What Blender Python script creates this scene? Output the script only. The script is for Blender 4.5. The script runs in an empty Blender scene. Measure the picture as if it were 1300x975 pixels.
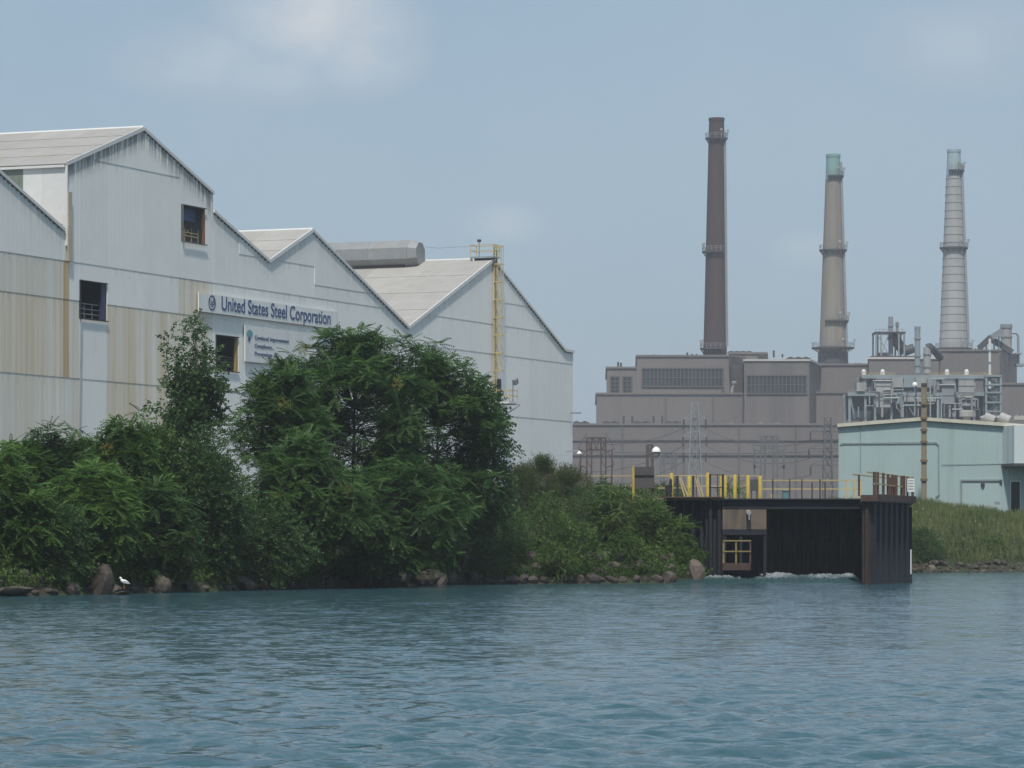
import bpy, bmesh, math, random
import numpy as np
from mathutils import Vector, Matrix, noise as mnoise

random.seed(7)
rng = np.random.default_rng(11)
SC = bpy.context.scene
COL = SC.collection

# ------------------------------------------------------------------ camera
FPX, HOR, CAMZ = 4500.0, 690.0, 2.0          # focal length / horizon row of the 1300 px photograph
cam_data = bpy.data.cameras.new('camera')
cam_data.sensor_width = 36.0
cam_data.lens = FPX / 1300.0 * 36.0
cam_data.shift_y = (HOR - 487.5) / 1300.0
cam_data.clip_start = 0.5
cam_data.clip_end = 20000.0
cam = bpy.data.objects.new('camera', cam_data)
COL.objects.link(cam)
cam.location = (0, 0, CAMZ)
cam.rotation_euler = (math.radians(90), 0, 0)
SC.camera = cam

# ------------------------------------------------------------------ light
SUN_EL, SUN_AZ = 60.0, -177.0                 # azimuth from +Y, clockwise: almost straight behind the camera
az, el = math.radians(SUN_AZ), math.radians(SUN_EL)
to_sun = Vector((math.sin(az) * math.cos(el), math.cos(az) * math.cos(el), math.sin(el)))
sd = bpy.data.lights.new('sun', 'SUN')
sd.energy = 3.8
sd.angle = math.radians(3.0)
sd.color = (1.0, 0.94, 0.85)
sun = bpy.data.objects.new('sun', sd)
COL.objects.link(sun)
sun.rotation_euler = to_sun.to_track_quat('Z', 'Y').to_euler()

W = bpy.data.worlds.new('World')
SC.world = W
W.use_nodes = True
wn, wl = W.node_tree.nodes, W.node_tree.links
wn.clear()
def N(nodes, kind, **kw):
    n = nodes.new(kind)
    for k, v in kw.items():
        if k in n.bl_rna.properties: setattr(n, k, v)
        else: n.inputs[k].default_value = v
    return n
sky = N(wn, 'ShaderNodeTexSky', sky_type='NISHITA', sun_disc=False, sun_elevation=el,
        sun_rotation=az % (2 * math.pi), air_density=1.0, dust_density=2.2, ozone_density=1.2)
tc = N(wn, 'ShaderNodeTexCoord')
def cloud_blob(px, py, rx, rz, amt=1.0):
    """soft cloud bank round one direction of the sky"""
    s = N(wn, 'ShaderNodeVectorMath', operation='SUBTRACT')
    d = Vector(((px - 650) / FPX, 1.0, (HOR - py) / FPX)).normalized()
    wl.new(tc.outputs['Generated'], s.inputs[0]); s.inputs[1].default_value = d
    m = N(wn, 'ShaderNodeVectorMath', operation='MULTIPLY'); m.inputs[1].default_value = (1 / rx, 1 / rx, 1 / rz)
    wl.new(s.outputs[0], m.inputs[0])
    l = N(wn, 'ShaderNodeVectorMath', operation='LENGTH'); wl.new(m.outputs[0], l.inputs[0])
    r = N(wn, 'ShaderNodeMapRange', interpolation_type='SMOOTHSTEP'); wl.new(l.outputs['Value'], r.inputs[0])
    r.inputs[1].default_value = 1.3; r.inputs[2].default_value = 0.0; r.inputs[4].default_value = amt
    return r.outputs[0]
cn = N(wn, 'ShaderNodeTexNoise', Scale=34.0, Detail=6.0, Roughness=0.52)
cm = N(wn, 'ShaderNodeVectorMath', operation='MULTIPLY'); cm.inputs[1].default_value = (1, 1, 1.5)
wl.new(tc.outputs['Generated'], cm.inputs[0]); wl.new(cm.outputs[0], cn.inputs['Vector'])
acc = None
for b in ((400, 35, 0.030, 0.016, 1.0), (455, 70, 0.020, 0.012, .85), (320, 80, 0.040, 0.013, .6), (635, 285, 0.016, 0.008, .38), (1030, 320, 0.016, 0.008, .3), (1240, 60, 0.050, 0.016, .28)):
    o = cloud_blob(*b)
    if acc is None: acc = o
    else:
        a = N(wn, 'ShaderNodeMath', operation='MAXIMUM'); wl.new(acc, a.inputs[0]); wl.new(o, a.inputs[1]); acc = a.outputs[0]
# broad thin cloud all over the sky
bn = N(wn, 'ShaderNodeTexNoise', Scale=5.0, Detail=5.0, Roughness=0.55)
wl.new(cm.outputs[0], bn.inputs['Vector'])
br = N(wn, 'ShaderNodeMapRange'); wl.new(bn.outputs[0], br.inputs[0])
br.inputs[1].default_value = 0.42; br.inputs[2].default_value = 0.8; br.inputs[4].default_value = 0.5
cr = N(wn, 'ShaderNodeMapRange'); wl.new(cn.outputs[0], cr.inputs[0])
cr.inputs[1].default_value = 0.30; cr.inputs[2].default_value = 0.66; cr.inputs[3].default_value = 0.3
cx = N(wn, 'ShaderNodeMath', operation='MULTIPLY'); wl.new(acc, cx.inputs[0]); wl.new(cr.outputs[0], cx.inputs[1])
cy = N(wn, 'ShaderNodeMath', operation='MULTIPLY'); wl.new(cx.outputs[0], cy.inputs[0]); cy.inputs[1].default_value = 1.0
cz = N(wn, 'ShaderNodeMath', operation='MAXIMUM'); wl.new(cy.outputs[0], cz.inputs[0])
cz2 = N(wn, 'ShaderNodeMath', operation='MULTIPLY'); wl.new(br.outputs[0], cz2.inputs[0]); cz2.inputs[1].default_value = 0.25
wl.new(cz2.outputs[0], cz.inputs[1])
# hazy summer sky: the clear Nishita sky veiled by an even milky layer
veil = N(wn, 'ShaderNodeMix', data_type='RGBA'); veil.inputs[0].default_value = 0.62
wl.new(sky.outputs[0], veil.inputs[6]); veil.inputs[7].default_value = (3.65, 5.1, 6.55, 1)
cl = N(wn, 'ShaderNodeMix', data_type='RGBA')
wl.new(cz.outputs[0], cl.inputs[0]); wl.new(veil.outputs[2], cl.inputs[6]); cl.inputs[7].default_value = (7.3, 7.4, 7.6, 1)
bg = N(wn, 'ShaderNodeBackground', Strength=0.10)
wl.new(cl.outputs[2], bg.inputs[0])
wo = N(wn, 'ShaderNodeOutputWorld'); wl.new(bg.outputs[0], wo.inputs[0])

SC.view_settings.view_transform = 'Standard'
SC.view_settings.look = 'None'
SC.view_settings.gamma = 1.0
SC.view_settings.exposure = 0.0
SC.cycles.volume_bounces = 0
SC.cycles.max_bounces = 6

# ------------------------------------------------------------------ helpers
def P(px, py, Y):
    return Vector(((px - 650) / FPX * Y, Y, CAMZ + (HOR - py) / FPX * Y))
def XP(px, Y): return (px - 650) / FPX * Y
def ZP(py, Y): return CAMZ + (HOR - py) / FPX * Y

def tag(o, label=None, cat=None, group=None, kind=None):
    if label: o['label'] = label
    if cat: o['category'] = cat
    if group: o['group'] = group
    if kind: o['kind'] = kind
    return o
def thing(name, loc, label, cat, group=None):
    o = bpy.data.objects.new(name, None)
    o.empty_display_size = 0.3
    COL.objects.link(o)
    o.location = loc
    return tag(o, label, cat, group)
def wloc(o):
    v = Vector((0, 0, 0))
    while o is not None:
        v += o.location; o = o.parent
    return v

class MB:
    """collects shapes given in world metres and links them as one mesh object"""
    def __init__(s): s.v = []; s.f = []
    def add(s, vs, fs):
        b = len(s.v); s.v += [tuple(x) for x in vs]; s.f += [tuple(i + b for i in f) for f in fs]; return s
    def box(s, lo, hi):
        x0, y0, z0 = lo; x1, y1, z1 = hi
        return s.add([(x0,y0,z0),(x1,y0,z0),(x1,y1,z0),(x0,y1,z0),(x0,y0,z1),(x1,y0,z1),(x1,y1,z1),(x0,y1,z1)],
                     [(0,3,2,1),(4,5,6,7),(0,1,5,4),(1,2,6,5),(2,3,7,6),(3,0,4,7)])
    def obox(s, c, ax, ay, az):
        """box round c with half-axis vectors"""
        c, ax, ay, az = Vector(c), Vector(ax), Vector(ay), Vector(az)
        vs = [c + i * ax + j * ay + k * az for k in (-1, 1) for (i, j) in ((-1,-1),(1,-1),(1,1),(-1,1))]
        return s.add(vs, [(0,3,2,1),(4,5,6,7),(0,1,5,4),(1,2,6,5),(2,3,7,6),(3,0,4,7)])
    def bar(s, a, b, w, h=None):
        h = h or w
        a, b = Vector(a), Vector(b); d = (b - a)
        L = d.length
        if L < 1e-6: return s
        d /= L
        up = Vector((0, 0, 1)) if abs(d.z) < 0.95 else Vector((0, 1, 0))
        x = d.cross(up).normalized(); y = x.cross(d).normalized()
        return s.obox((a + b) / 2, d * L / 2, x * w / 2, y * h / 2)
    def tube(s, a, b, r0, r1=None, n=8, cap=True):
        r1 = r0 if r1 is None else r1
        a, b = Vector(a), Vector(b); d = (b - a).normalized()
        up = Vector((0, 0, 1)) if abs(d.z) < 0.95 else Vector((0, 1, 0))
        x = d.cross(up).normalized(); y = x.cross(d).normalized()
        vs = []
        for p, r in ((a, r0), (b, r1)):
            for i in range(n):
                t = 2 * math.pi * i / n
                vs.append(p + x * (r * math.cos(t)) + y * (r * math.sin(t)))
        fs = [(i, (i + 1) % n, n + (i + 1) % n, n + i) for i in range(n)]
        if cap: fs += [tuple(range(n - 1, -1, -1)), tuple(range(n, 2 * n))]
        return s.add(vs, fs)
    def path(s, pts, r, n=6):
        for a, b in zip(pts[:-1], pts[1:]): s.tube(a, b, r, r, n)
        return s
    def lathe(s, c, prof, n=20, cap=True):
        c = Vector(c); vs = []; fs = []
        for r, z in prof:
            for i in range(n):
                t = 2 * math.pi * i / n
                vs.append((c.x + r * math.cos(t), c.y + r * math.sin(t), c.z + z))
        for k in range(len(prof) - 1):
            for i in range(n):
                fs.append((k*n + i, k*n + (i+1) % n, (k+1)*n + (i+1) % n, (k+1)*n + i))
        if cap: fs += [tuple(range(n - 1, -1, -1)), tuple(range((len(prof)-1)*n, len(prof)*n))]
        return s.add(vs, fs)
    def prism(s, poly, off):
        """poly: list of 3-D points (front face), extruded by off"""
        poly = [Vector(p) for p in poly]; off = Vector(off); k = len(poly)
        vs = poly + [p + off for p in poly]
        fs = [tuple(range(k)), tuple(range(2*k - 1, k - 1, -1))]
        fs += [((i + 1) % k, i, k + i, k + (i + 1) % k) for i in range(k)]
        return s.add(vs, fs)
    def plan(s, pts, z0, z1):
        return s.prism([(x, y, z1) for x, y in pts], (0, 0, z0 - z1))
    def build(s, name, mat, parent=None, smooth=False, origin=None):
        o0 = wloc(parent) if parent else Vector(origin or (0, 0, 0))
        m = bpy.data.meshes.new(name)
        m.from_pydata([(x - o0.x, y - o0.y, z - o0.z) for x, y, z in s.v], [], s.f)
        bm = bmesh.new(); bm.from_mesh(m); bmesh.ops.recalc_face_normals(bm, faces=bm.faces); bm.to_mesh(m); bm.free()
        if smooth:
            m.shade_smooth()
            if hasattr(m, 'set_sharp_from_angle'): m.set_sharp_from_angle(angle=math.radians(40))
        m.materials.append(mat)
        o = bpy.data.objects.new(name, m); COL.objects.link(o)
        if parent: o.parent = parent
        else: o.location = o0
        return o

# ------------------------------------------------------------------ materials
def srgb(r, g, b):
    f = lambda c: (c/255/12.92 if c/255 <= .04045 else ((c/255 + .055)/1.055)**2.4)
    return (f(r), f(g), f(b), 1)
MATS = {}
def mat(name, col, rough=0.7, metal=0.0, var=0.12, scale=1.5, streak=None, streak_amt=0.5, streak_scale=(1.2, 1.2, 0.06),
        bump=0.0, bump_scale=8.0, wave=None, objvar=0.06, spec=0.35, thresh=(0.5, 0.72)):
    """painted / weathered surface: blotchy base colour, optional run-down streaks of a second colour, optional ribs"""
    if name in MATS: return MATS[name]
    m = bpy.data.materials.new(name); m.use_nodes = True
    n, l = m.node_tree.nodes, m.node_tree.links
    b = n['Principled BSDF']; b.inputs['Roughness'].default_value = rough; b.inputs['Metallic'].default_value = metal
    b.inputs['Specular IOR Level'].default_value = spec
    t = N(n, 'ShaderNodeTexCoord')
    nz = N(n, 'ShaderNodeTexNoise', Scale=scale, Detail=6.0, Roughness=0.6); l.new(t.outputs['Object'], nz.inputs['Vector'])
    mr = N(n, 'ShaderNodeMapRange'); l.new(nz.outputs[0], mr.inputs[0])
    mr.inputs[1].default_value = 0.25; mr.inputs[2].default_value = 0.75
    mr.inputs[3].default_value = 1 - var; mr.inputs[4].default_value = 1 + var
    oi = N(n, 'ShaderNodeObjectInfo')
    om = N(n, 'ShaderNodeMapRange'); l.new(oi.outputs['Random'], om.inputs[0])
    om.inputs[3].default_value = 1 - objvar; om.inputs[4].default_value = 1 + objvar
    mm = N(n, 'ShaderNodeMath', operation='MULTIPLY'); l.new(mr.outputs[0], mm.inputs[0]); l.new(om.outputs[0], mm.inputs[1])
    c = N(n, 'ShaderNodeVectorMath', operation='SCALE'); c.inputs[0].default_value = col[:3]; l.new(mm.outputs[0], c.inputs['Scale'])
    out = c.outputs[0]
    if streak:
        mp = N(n, 'ShaderNodeMapping'); mp.inputs['Scale'].default_value = streak_scale; l.new(t.outputs['Object'], mp.inputs[0])
        sn = N(n, 'ShaderNodeTexNoise', Scale=1.0, Detail=5.0, Roughness=0.65); l.new(mp.outputs[0], sn.inputs['Vector'])
        sr = N(n, 'ShaderNodeMapRange'); l.new(sn.outputs[0], sr.inputs[0])
        sr.inputs[1].default_value, sr.inputs[2].default_value = thresh; sr.inputs[4].default_value = streak_amt
        mx = N(n, 'ShaderNodeMix', data_type='RGBA'); l.new(sr.outputs[0], mx.inputs[0]); l.new(out, mx.inputs[6]); mx.inputs[7].default_value = streak
        out = mx.outputs[2]
    l.new(out, b.inputs['Base Color'])
    nrm = None
    if bump:
        bz = N(n, 'ShaderNodeTexNoise', Scale=bump_scale, Detail=5.0); l.new(t.outputs['Object'], bz.inputs['Vector'])
        bp = N(n, 'ShaderNodeBump', Strength=bump, Distance=0.05); l.new(bz.outputs[0], bp.inputs['Height']); nrm = bp.outputs[0]
    if wave:
        (dx, dy, dz), per, depth = wave
        dt = N(n, 'ShaderNodeVectorMath', operation='DOT_PRODUCT'); l.new(t.outputs['Object'], dt.inputs[0]); dt.inputs[1].default_value = (dx, dy, dz)
        k = N(n, 'ShaderNodeMath', operation='MULTIPLY'); l.new(dt.outputs['Value'], k.inputs[0]); k.inputs[1].default_value = 2 * math.pi / per
        sn = N(n, 'ShaderNodeMath', operation='SINE'); l.new(k.outputs[0], sn.inputs[0])
        bp = N(n, 'ShaderNodeBump', Strength=1.0, Distance=depth); l.new(sn.outputs[0], bp.inputs['Height'])
        if nrm: l.new(nrm, bp.inputs['Normal'])
        nrm = bp.outputs[0]
    if nrm: l.new(nrm, b.inputs['Normal'])
    MATS[name] = m
    return m

D = Vector((0.3802, 0.9249, 0)); NRM = Vector((0.9249, -0.3802, 0)); R = -NRM      # mill: along the gable wall, out of it, along the ridges

def siding(name, base, rust_col, rust, drip):
    """ribbed sheet wall: UV 'drip' = (s, metres under the roof edge), UV 'sheet' = (s, metres under the sheet's top)"""
    m = bpy.data.materials.new(name); m.use_nodes = True
    n, l = m.node_tree.nodes, m.node_tree.links
    b = n['Principled BSDF']; b.inputs['Roughness'].default_value = 0.6; b.inputs['Specular IOR Level'].default_value = 0.3
    u1 = N(n, 'ShaderNodeUVMap', uv_map='drip'); u2 = N(n, 'ShaderNodeUVMap', uv_map='sheet')
    s1 = N(n, 'ShaderNodeSeparateXYZ'); l.new(u1.outputs[0], s1.inputs[0])
    s2 = N(n, 'ShaderNodeSeparateXYZ'); l.new(u2.outputs[0], s2.inputs[0])
    oi = N(n, 'ShaderNodeObjectInfo')
    # base blotches
    bz = N(n, 'ShaderNodeTexNoise', Scale=0.35, Detail=6.0, Roughness=0.6); l.new(u1.outputs[0], bz.inputs['Vector'])
    mr = N(n, 'ShaderNodeMapRange'); l.new(bz.outputs[0], mr.inputs[0]); mr.inputs[3].default_value = 0.93; mr.inputs[4].default_value = 1.06
    om = N(n, 'ShaderNodeMapRange'); l.new(oi.outputs['Random'], om.inputs[0]); om.inputs[3].default_value = 0.955; om.inputs[4].default_value = 1.03
    mm = N(n, 'ShaderNodeMath', operation='MULTIPLY'); l.new(mr.outputs[0], mm.inputs[0]); l.new(om.outputs[0], mm.inputs[1])
    c = N(n, 'ShaderNodeVectorMath', operation='SCALE'); c.inputs[0].default_value = base; l.new(mm.outputs[0], c.inputs['Scale'])
    out = c.outputs[0]
    def streaks(uv, sx, sy, lo, hi, amt, seed):
        mp = N(n, 'ShaderNodeMapping'); mp.inputs['Scale'].default_value = (sx, sy, 1); mp.inputs['Location'].default_value = (seed, seed * 3.1, 0)
        l.new(uv.outputs[0], mp.inputs[0])
        sn = N(n, 'ShaderNodeTexNoise', Scale=1.0, Detail=7.0, Roughness=0.68); l.new(mp.outputs[0], sn.inputs['Vector'])
        sr = N(n, 'ShaderNodeMapRange'); l.new(sn.outputs[0], sr.inputs[0])
        sr.inputs[1].default_value, sr.inputs[2].default_value, sr.inputs[4].default_value = lo, hi, amt
        return sr.outputs[0]
    def blend(fac, col, out):
        mx = N(n, 'ShaderNodeMix', data_type='RGBA'); l.new(fac, mx.inputs[0]); l.new(out, mx.inputs[6]); mx.inputs[7].default_value = (*col, 1)
        return mx.outputs[2]
    if rust:
        out = blend(streaks(u1, 0.95, 0.02, 0.36, 0.62, rust, 3.0), rust_col, out)
        out = blend(streaks(u2, 1.3, 0.05, 0.52, 0.74, min(1, rust * .9), 9.0), (rust_col[0]*.85, rust_col[1]*.70, rust_col[2]*.55), out)
    # grey dirt runs everywhere, black drips under the roof edge and under each sheet's lap
    out = blend(streaks(u1, 1.6, 0.05, 0.52, 0.8, 0.16, 17.0), (0.30, 0.30, 0.29), out)
    d1 = streaks(u1, 3.0, 0.2, 0.38, 0.54, drip, 5.0)
    f1 = N(n, 'ShaderNodeMapRange', interpolation_type='SMOOTHSTEP'); l.new(s1.outputs[1], f1.inputs[0])
    f1.inputs[1].default_value, f1.inputs[2].default_value, f1.inputs[3].default_value, f1.inputs[4].default_value = 0.2, 2.0, 1.0, 0.0
    k1 = N(n, 'ShaderNodeMath', operation='MULTIPLY'); l.new(d1, k1.inputs[0]); l.new(f1.outputs[0], k1.inputs[1])
    out = blend(k1.outputs[0], (0.07, 0.065, 0.06), out)
    d2 = streaks(u2, 2.6, 0.3, 0.5, 0.7, 0.30, 25.0)
    f2 = N(n, 'ShaderNodeMapRange', interpolation_type='SMOOTHSTEP'); l.new(s2.outputs[1], f2.inputs[0])
    f2.inputs[1].default_value, f2.inputs[2].default_value, f2.inputs[3].default_value, f2.inputs[4].default_value = 0.0, 1.1, 1.0, 0.0
    k2 = N(n, 'ShaderNodeMath', operation='MULTIPLY'); l.new(d2, k2.inputs[0]); l.new(f2.outputs[0], k2.inputs[1])
    out = blend(k2.outputs[0], (0.13, 0.11, 0.10), out)
    l.new(out, b.inputs['Base Color'])
    k = N(n, 'ShaderNodeMath', operation='MULTIPLY'); l.new(s1.outputs[0], k.inputs[0]); k.inputs[1].default_value = 2 * math.pi / 0.62
    sn = N(n, 'ShaderNodeMath', operation='SINE'); l.new(k.outputs[0], sn.inputs[0])
    bp = N(n, 'ShaderNodeBump', Strength=0.16, Distance=0.01); l.new(sn.outputs[0], bp.inputs['Height'])
    l.new(bp.outputs[0], b.inputs['Normal'])
    return m
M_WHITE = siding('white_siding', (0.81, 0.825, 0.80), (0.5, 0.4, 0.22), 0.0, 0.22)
M_WHITETALL = siding('drip_streaked_siding', (0.81, 0.825, 0.80), (0.5, 0.4, 0.22), 0.0, 0.8)
M_RUSTY = siding('rust_stained_siding', (0.77, 0.755, 0.69), (0.57, 0.45, 0.27), 0.68, 0.3)
M_PALE = siding('lightly_stained_siding', (0.74, 0.745, 0.70), (0.58, 0.50, 0.36), 0.5, 0.4)
M_ORANGE = siding('rust_orange_siding', (0.60, 0.50, 0.33), (0.46, 0.29, 0.12), 0.9, 0.3)
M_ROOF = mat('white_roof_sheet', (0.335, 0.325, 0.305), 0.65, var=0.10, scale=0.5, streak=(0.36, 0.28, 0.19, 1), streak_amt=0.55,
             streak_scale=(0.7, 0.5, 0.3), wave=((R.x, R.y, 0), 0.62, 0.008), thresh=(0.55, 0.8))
M_TRIM = mat('white_trim', (0.62, 0.63, 0.62), 0.5, var=0.06)
M_DARKSTRIP = mat('frame_and_shade_grey', (0.16, 0.16, 0.16), 0.8)
M_GREEN_SHEET = mat('green_translucent_sheet', (0.17, 0.21, 0.17), 0.5, var=0.15, scale=1, wave=((R.x, R.y, 0), 0.5, 0.03))
M_BLACK = mat('black_paint', (0.02, 0.022, 0.028), 0.6)
M_NAVY = mat('navy_paint', (0.03, 0.035, 0.09), 0.5)
M_BLUESHEET = mat('blue_tarp', (0.08, 0.13, 0.22), 0.6)
M_BROWN = mat('brown_wood', (0.18, 0.09, 0.05), 0.8)
M_YELLOW = mat('yellow_paint', (0.44, 0.335, 0.06), 0.5, var=0.18, scale=3, streak=(0.25, 0.13, 0.05, 1), streak_amt=0.5, streak_scale=(4, 4, 1))
M_PALEYEL = mat('faded_yellow_paint', (0.45, 0.37, 0.185), 0.55, var=0.14, scale=2, streak=(0.4, 0.26, 0.1, 1), streak_amt=0.4, streak_scale=(3, 3, .6))
M_GALV = mat('galvanised_steel', (0.36, 0.38, 0.39), 0.45, metal=0.35, var=0.16, scale=1.2, streak=(0.26, 0.2, 0.15, 1), streak_amt=0.35, streak_scale=(1, 1, .2))
M_VENT = mat('weathered_vent_steel', (0.26, 0.275, 0.28), 0.5, metal=0.2, var=0.14, scale=.8, streak=(0.27, 0.2, 0.15, 1), streak_amt=0.45, streak_scale=(.3, .3, 1.2))
M_NAVYTEXT = mat('navy_print', (0.035, 0.07, 0.18), 0.5, var=0.05)
M_TEALPRINT = mat('teal_print', (0.10, 0.33, 0.36), 0.5, var=0.05)
M_SIGN = mat('white_sign', (0.70, 0.72, 0.71), 0.5, var=0.04, scale=.6, streak=(0.45, 0.42, 0.36, 1), streak_amt=0.3)
M_CLAD = mat('mauve_cladding', (0.172, 0.153, 0.148), 0.75, var=0.07, scale=0.06, streak=(0.13, 0.115, 0.112, 1), streak_amt=0.35,
             streak_scale=(0.16, 0.16, 0.012), wave=((1, 0, 0), 1.4, 0.02), thresh=(0.48, 0.8))
M_CLAD2 = mat('soot_streaked_cladding', (0.166, 0.149, 0.145), 0.75, var=0.08, scale=0.06, streak=(0.085, 0.078, 0.08, 1), streak_amt=0.75,
              streak_scale=(0.28, 0.28, 0.012), wave=((1, 0, 0), 1.4, 0.02), thresh=(0.42, 0.72))
M_COPING = mat('pale_coping', (0.50, 0.48, 0.45), 0.6)
M_GLASSDARK = mat('dark_glazing', (0.035, 0.038, 0.045), 0.25, var=0.3, scale=0.25, spec=0.5, objvar=.3)
M_MULLION = mat('grey_mullion', (0.10, 0.10, 0.105), 0.6)
M_BRICK = mat('dark_brown_brick', (0.058, 0.034, 0.030), 0.85, var=0.16, scale=0.15, streak=(0.05, 0.036, 0.034, 1), streak_amt=0.7, streak_scale=(0.6, 0.6, 0.02))
M_CONC_TAN = mat('tan_concrete', (0.235, 0.215, 0.185), 0.85, var=0.10, scale=0.15, streak=(0.16, 0.11, 0.085, 1), streak_amt=0.7, streak_scale=(0.5, 0.5, 0.02))
M_CONC_GREY = mat('grey_concrete', (0.33, 0.34, 0.34), 0.85, var=0.08, scale=0.15, streak=(0.24, 0.22, 0.20, 1), streak_amt=0.6, streak_scale=(0.5, 0.5, 0.02))
M_COPPER = mat('verdigris_cap', (0.19, 0.33, 0.32), 0.7, var=0.12, scale=.3)
M_BLUECAP = mat('blue_grey_cap', (0.30, 0.39, 0.42), 0.7, var=0.1, scale=.3)
M_STEELDARK = mat('dark_steel', (0.07, 0.07, 0.075), 0.6, metal=0.2, var=.2)
M_STEELMID = mat('grey_steel', (0.23, 0.25, 0.265), 0.6, metal=0.1, var=.15, scale=.3)
M_STEELBLUE = mat('pale_blue_steel', (0.235, 0.285, 0.305), 0.6, var=.14, scale=.3)
M_PANELGREY = mat('pale_grey_panel', (0.33, 0.335, 0.325), 0.6, var=.16, scale=.25, streak=(0.22, 0.19, 0.17, 1), streak_amt=.6, streak_scale=(.6, .6, .08))
M_LATTICE = mat('lattice_grey', (0.13, 0.13, 0.135), 0.65, metal=0.1, var=.15)
M_RUSTSTEEL = mat('rusty_steel', (0.075, 0.048, 0.04), 0.85, var=.3, scale=1.5)
M_TEAL = mat('teal_siding', (0.345, 0.45, 0.45), 0.6, var=.05, scale=.4, streak=(0.25, 0.32, 0.315, 1), streak_amt=.55,
             streak_scale=(0.7, 0.7, 0.04), wave=((1, 0, 0), 0.4, 0.012), thresh=(0.52, 0.75))
M_TEALPALE = mat('pale_teal_siding', (0.50, 0.57, 0.58), 0.6, var=.05, scale=.4, wave=((1, 0, 0), 0.4, 0.012))
M_CREAM = mat('cream_fascia', (0.52, 0.50, 0.42), 0.6)
M_PILE = mat('dark_sheet_pile', (0.021, 0.024, 0.032), 0.65, spec=.25, thresh=(.56, .75), var=.3, scale=1.2, streak=(0.026, 0.017, 0.015, 1), streak_amt=.8,
             streak_scale=(2.5, 2.5, .25), bump=.4, bump_scale=6)
M_PILERUST = mat('rusty_sheet_pile', (0.052, 0.037, 0.034), 0.8, spec=.15, var=.35, scale=1.3, streak=(0.014, 0.013, 0.015, 1), streak_amt=.8,
                 streak_scale=(2.5, 2.5, .25), bump=.4, bump_scale=6)
M_CONCBLOCK = mat('stained_concrete', (0.15, 0.122, 0.094), 0.9, var=.18, scale=1.2, streak=(0.055, 0.045, 0.04, 1), streak_amt=.75, streak_scale=(1.8, 1.8, .15))
M_DECK = mat('deck_concrete', (0.24, 0.22, 0.20), 0.9, var=.2)
M_ROCK = mat('shore_rock', (0.066, 0.056, 0.048), 0.9, var=.45, scale=2.2, bump=.8, bump_scale=5, objvar=.35)
M_ROCKPALE = mat('pale_rock', (0.135, 0.112, 0.092), 0.9, var=.35, scale=1.6, bump=.8, bump_scale=5)
M_BARK = mat('bark', (0.09, 0.075, 0.06), 0.9, var=.3, scale=6)
M_WIRE = mat('wire_grey', (0.08, 0.08, 0.09), 0.6)
M_LAMP = mat('white_lamp', (0.78, 0.80, 0.80), 0.35, var=.03)
M_GREYBOARD = mat('grey_board', (0.080, 0.075, 0.077), 0.8, var=.15, scale=1, streak=(0.085, 0.08, 0.08, 1), streak_amt=.6, streak_scale=(3, 3, .1))
M_GROUND = mat('earth', (0.034, 0.030, 0.022), 0.95, var=.4, scale=.35, streak=(0.030, 0.042, 0.016, 1), streak_amt=.9, streak_scale=(.2, .2, .2), bump=.6, bump_scale=3, thresh=(.42, .55))

def leafmat(name, lo, hi, trans=0.33):
    m = bpy.data.materials.new(name); m.use_nodes = True
    n, l = m.node_tree.nodes, m.node_tree.links
    b = n['Principled BSDF']; b.inputs['Roughness'].default_value = 0.5; b.inputs['Specular IOR Level'].default_value = 0.25
    a = N(n, 'ShaderNodeAttribute', attribute_name='tint')
    mx = N(n, 'ShaderNodeMix', data_type='RGBA'); l.new(a.outputs['Fac'], mx.inputs[0])
    mx.inputs[6].default_value = (*lo, 1); mx.inputs[7].default_value = (*hi, 1)
    l.new(mx.outputs[2], b.inputs['Base Color'])
    tr = N(n, 'ShaderNodeBsdfTranslucent'); l.new(mx.outputs[2], tr.inputs[0])
    ms = N(n, 'ShaderNodeMixShader'); ms.inputs[0].default_value = trans
    l.new(b.outputs[0], ms.inputs[1]); l.new(tr.outputs[0], ms.inputs[2])
    l.new(ms.outputs[0], n['Material Output'].inputs['Surface'])
    return m
L_AIL = leafmat('ailanthus_leaf', (0.036, 0.092, 0.022), (0.085, 0.165, 0.040))
L_SUM = leafmat('sumac_leaf', (0.042, 0.105, 0.020), (0.100, 0.190, 0.036))
L_DARK = leafmat('dark_leaf', (0.028, 0.072, 0.020), (0.064, 0.125, 0.034))
L_POP = leafmat('cottonwood_leaf', (0.042, 0.092, 0.030), (0.090, 0.155, 0.052))
L_SHR = leafmat('shrub_leaf', (0.044, 0.098, 0.020), (0.110, 0.180, 0.040))
L_SHR2 = leafmat('bright_shrub_leaf', (0.060, 0.115, 0.024), (0.145, 0.210, 0.045))
L_WEED = leafmat('weed_leaf', (0.045, 0.075, 0.025), (0.110, 0.140, 0.050))
L_GRASS = leafmat('dry_grass', (0.080, 0.130, 0.034), (0.215, 0.225, 0.095))
L_SEED = leafmat('seed_cluster', (0.20, 0.19, 0.04), (0.30, 0.25, 0.07))
L_FLOWER = leafmat('white_flower', (0.45, 0.44, 0.36), (0.62, 0.60, 0.52))
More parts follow.
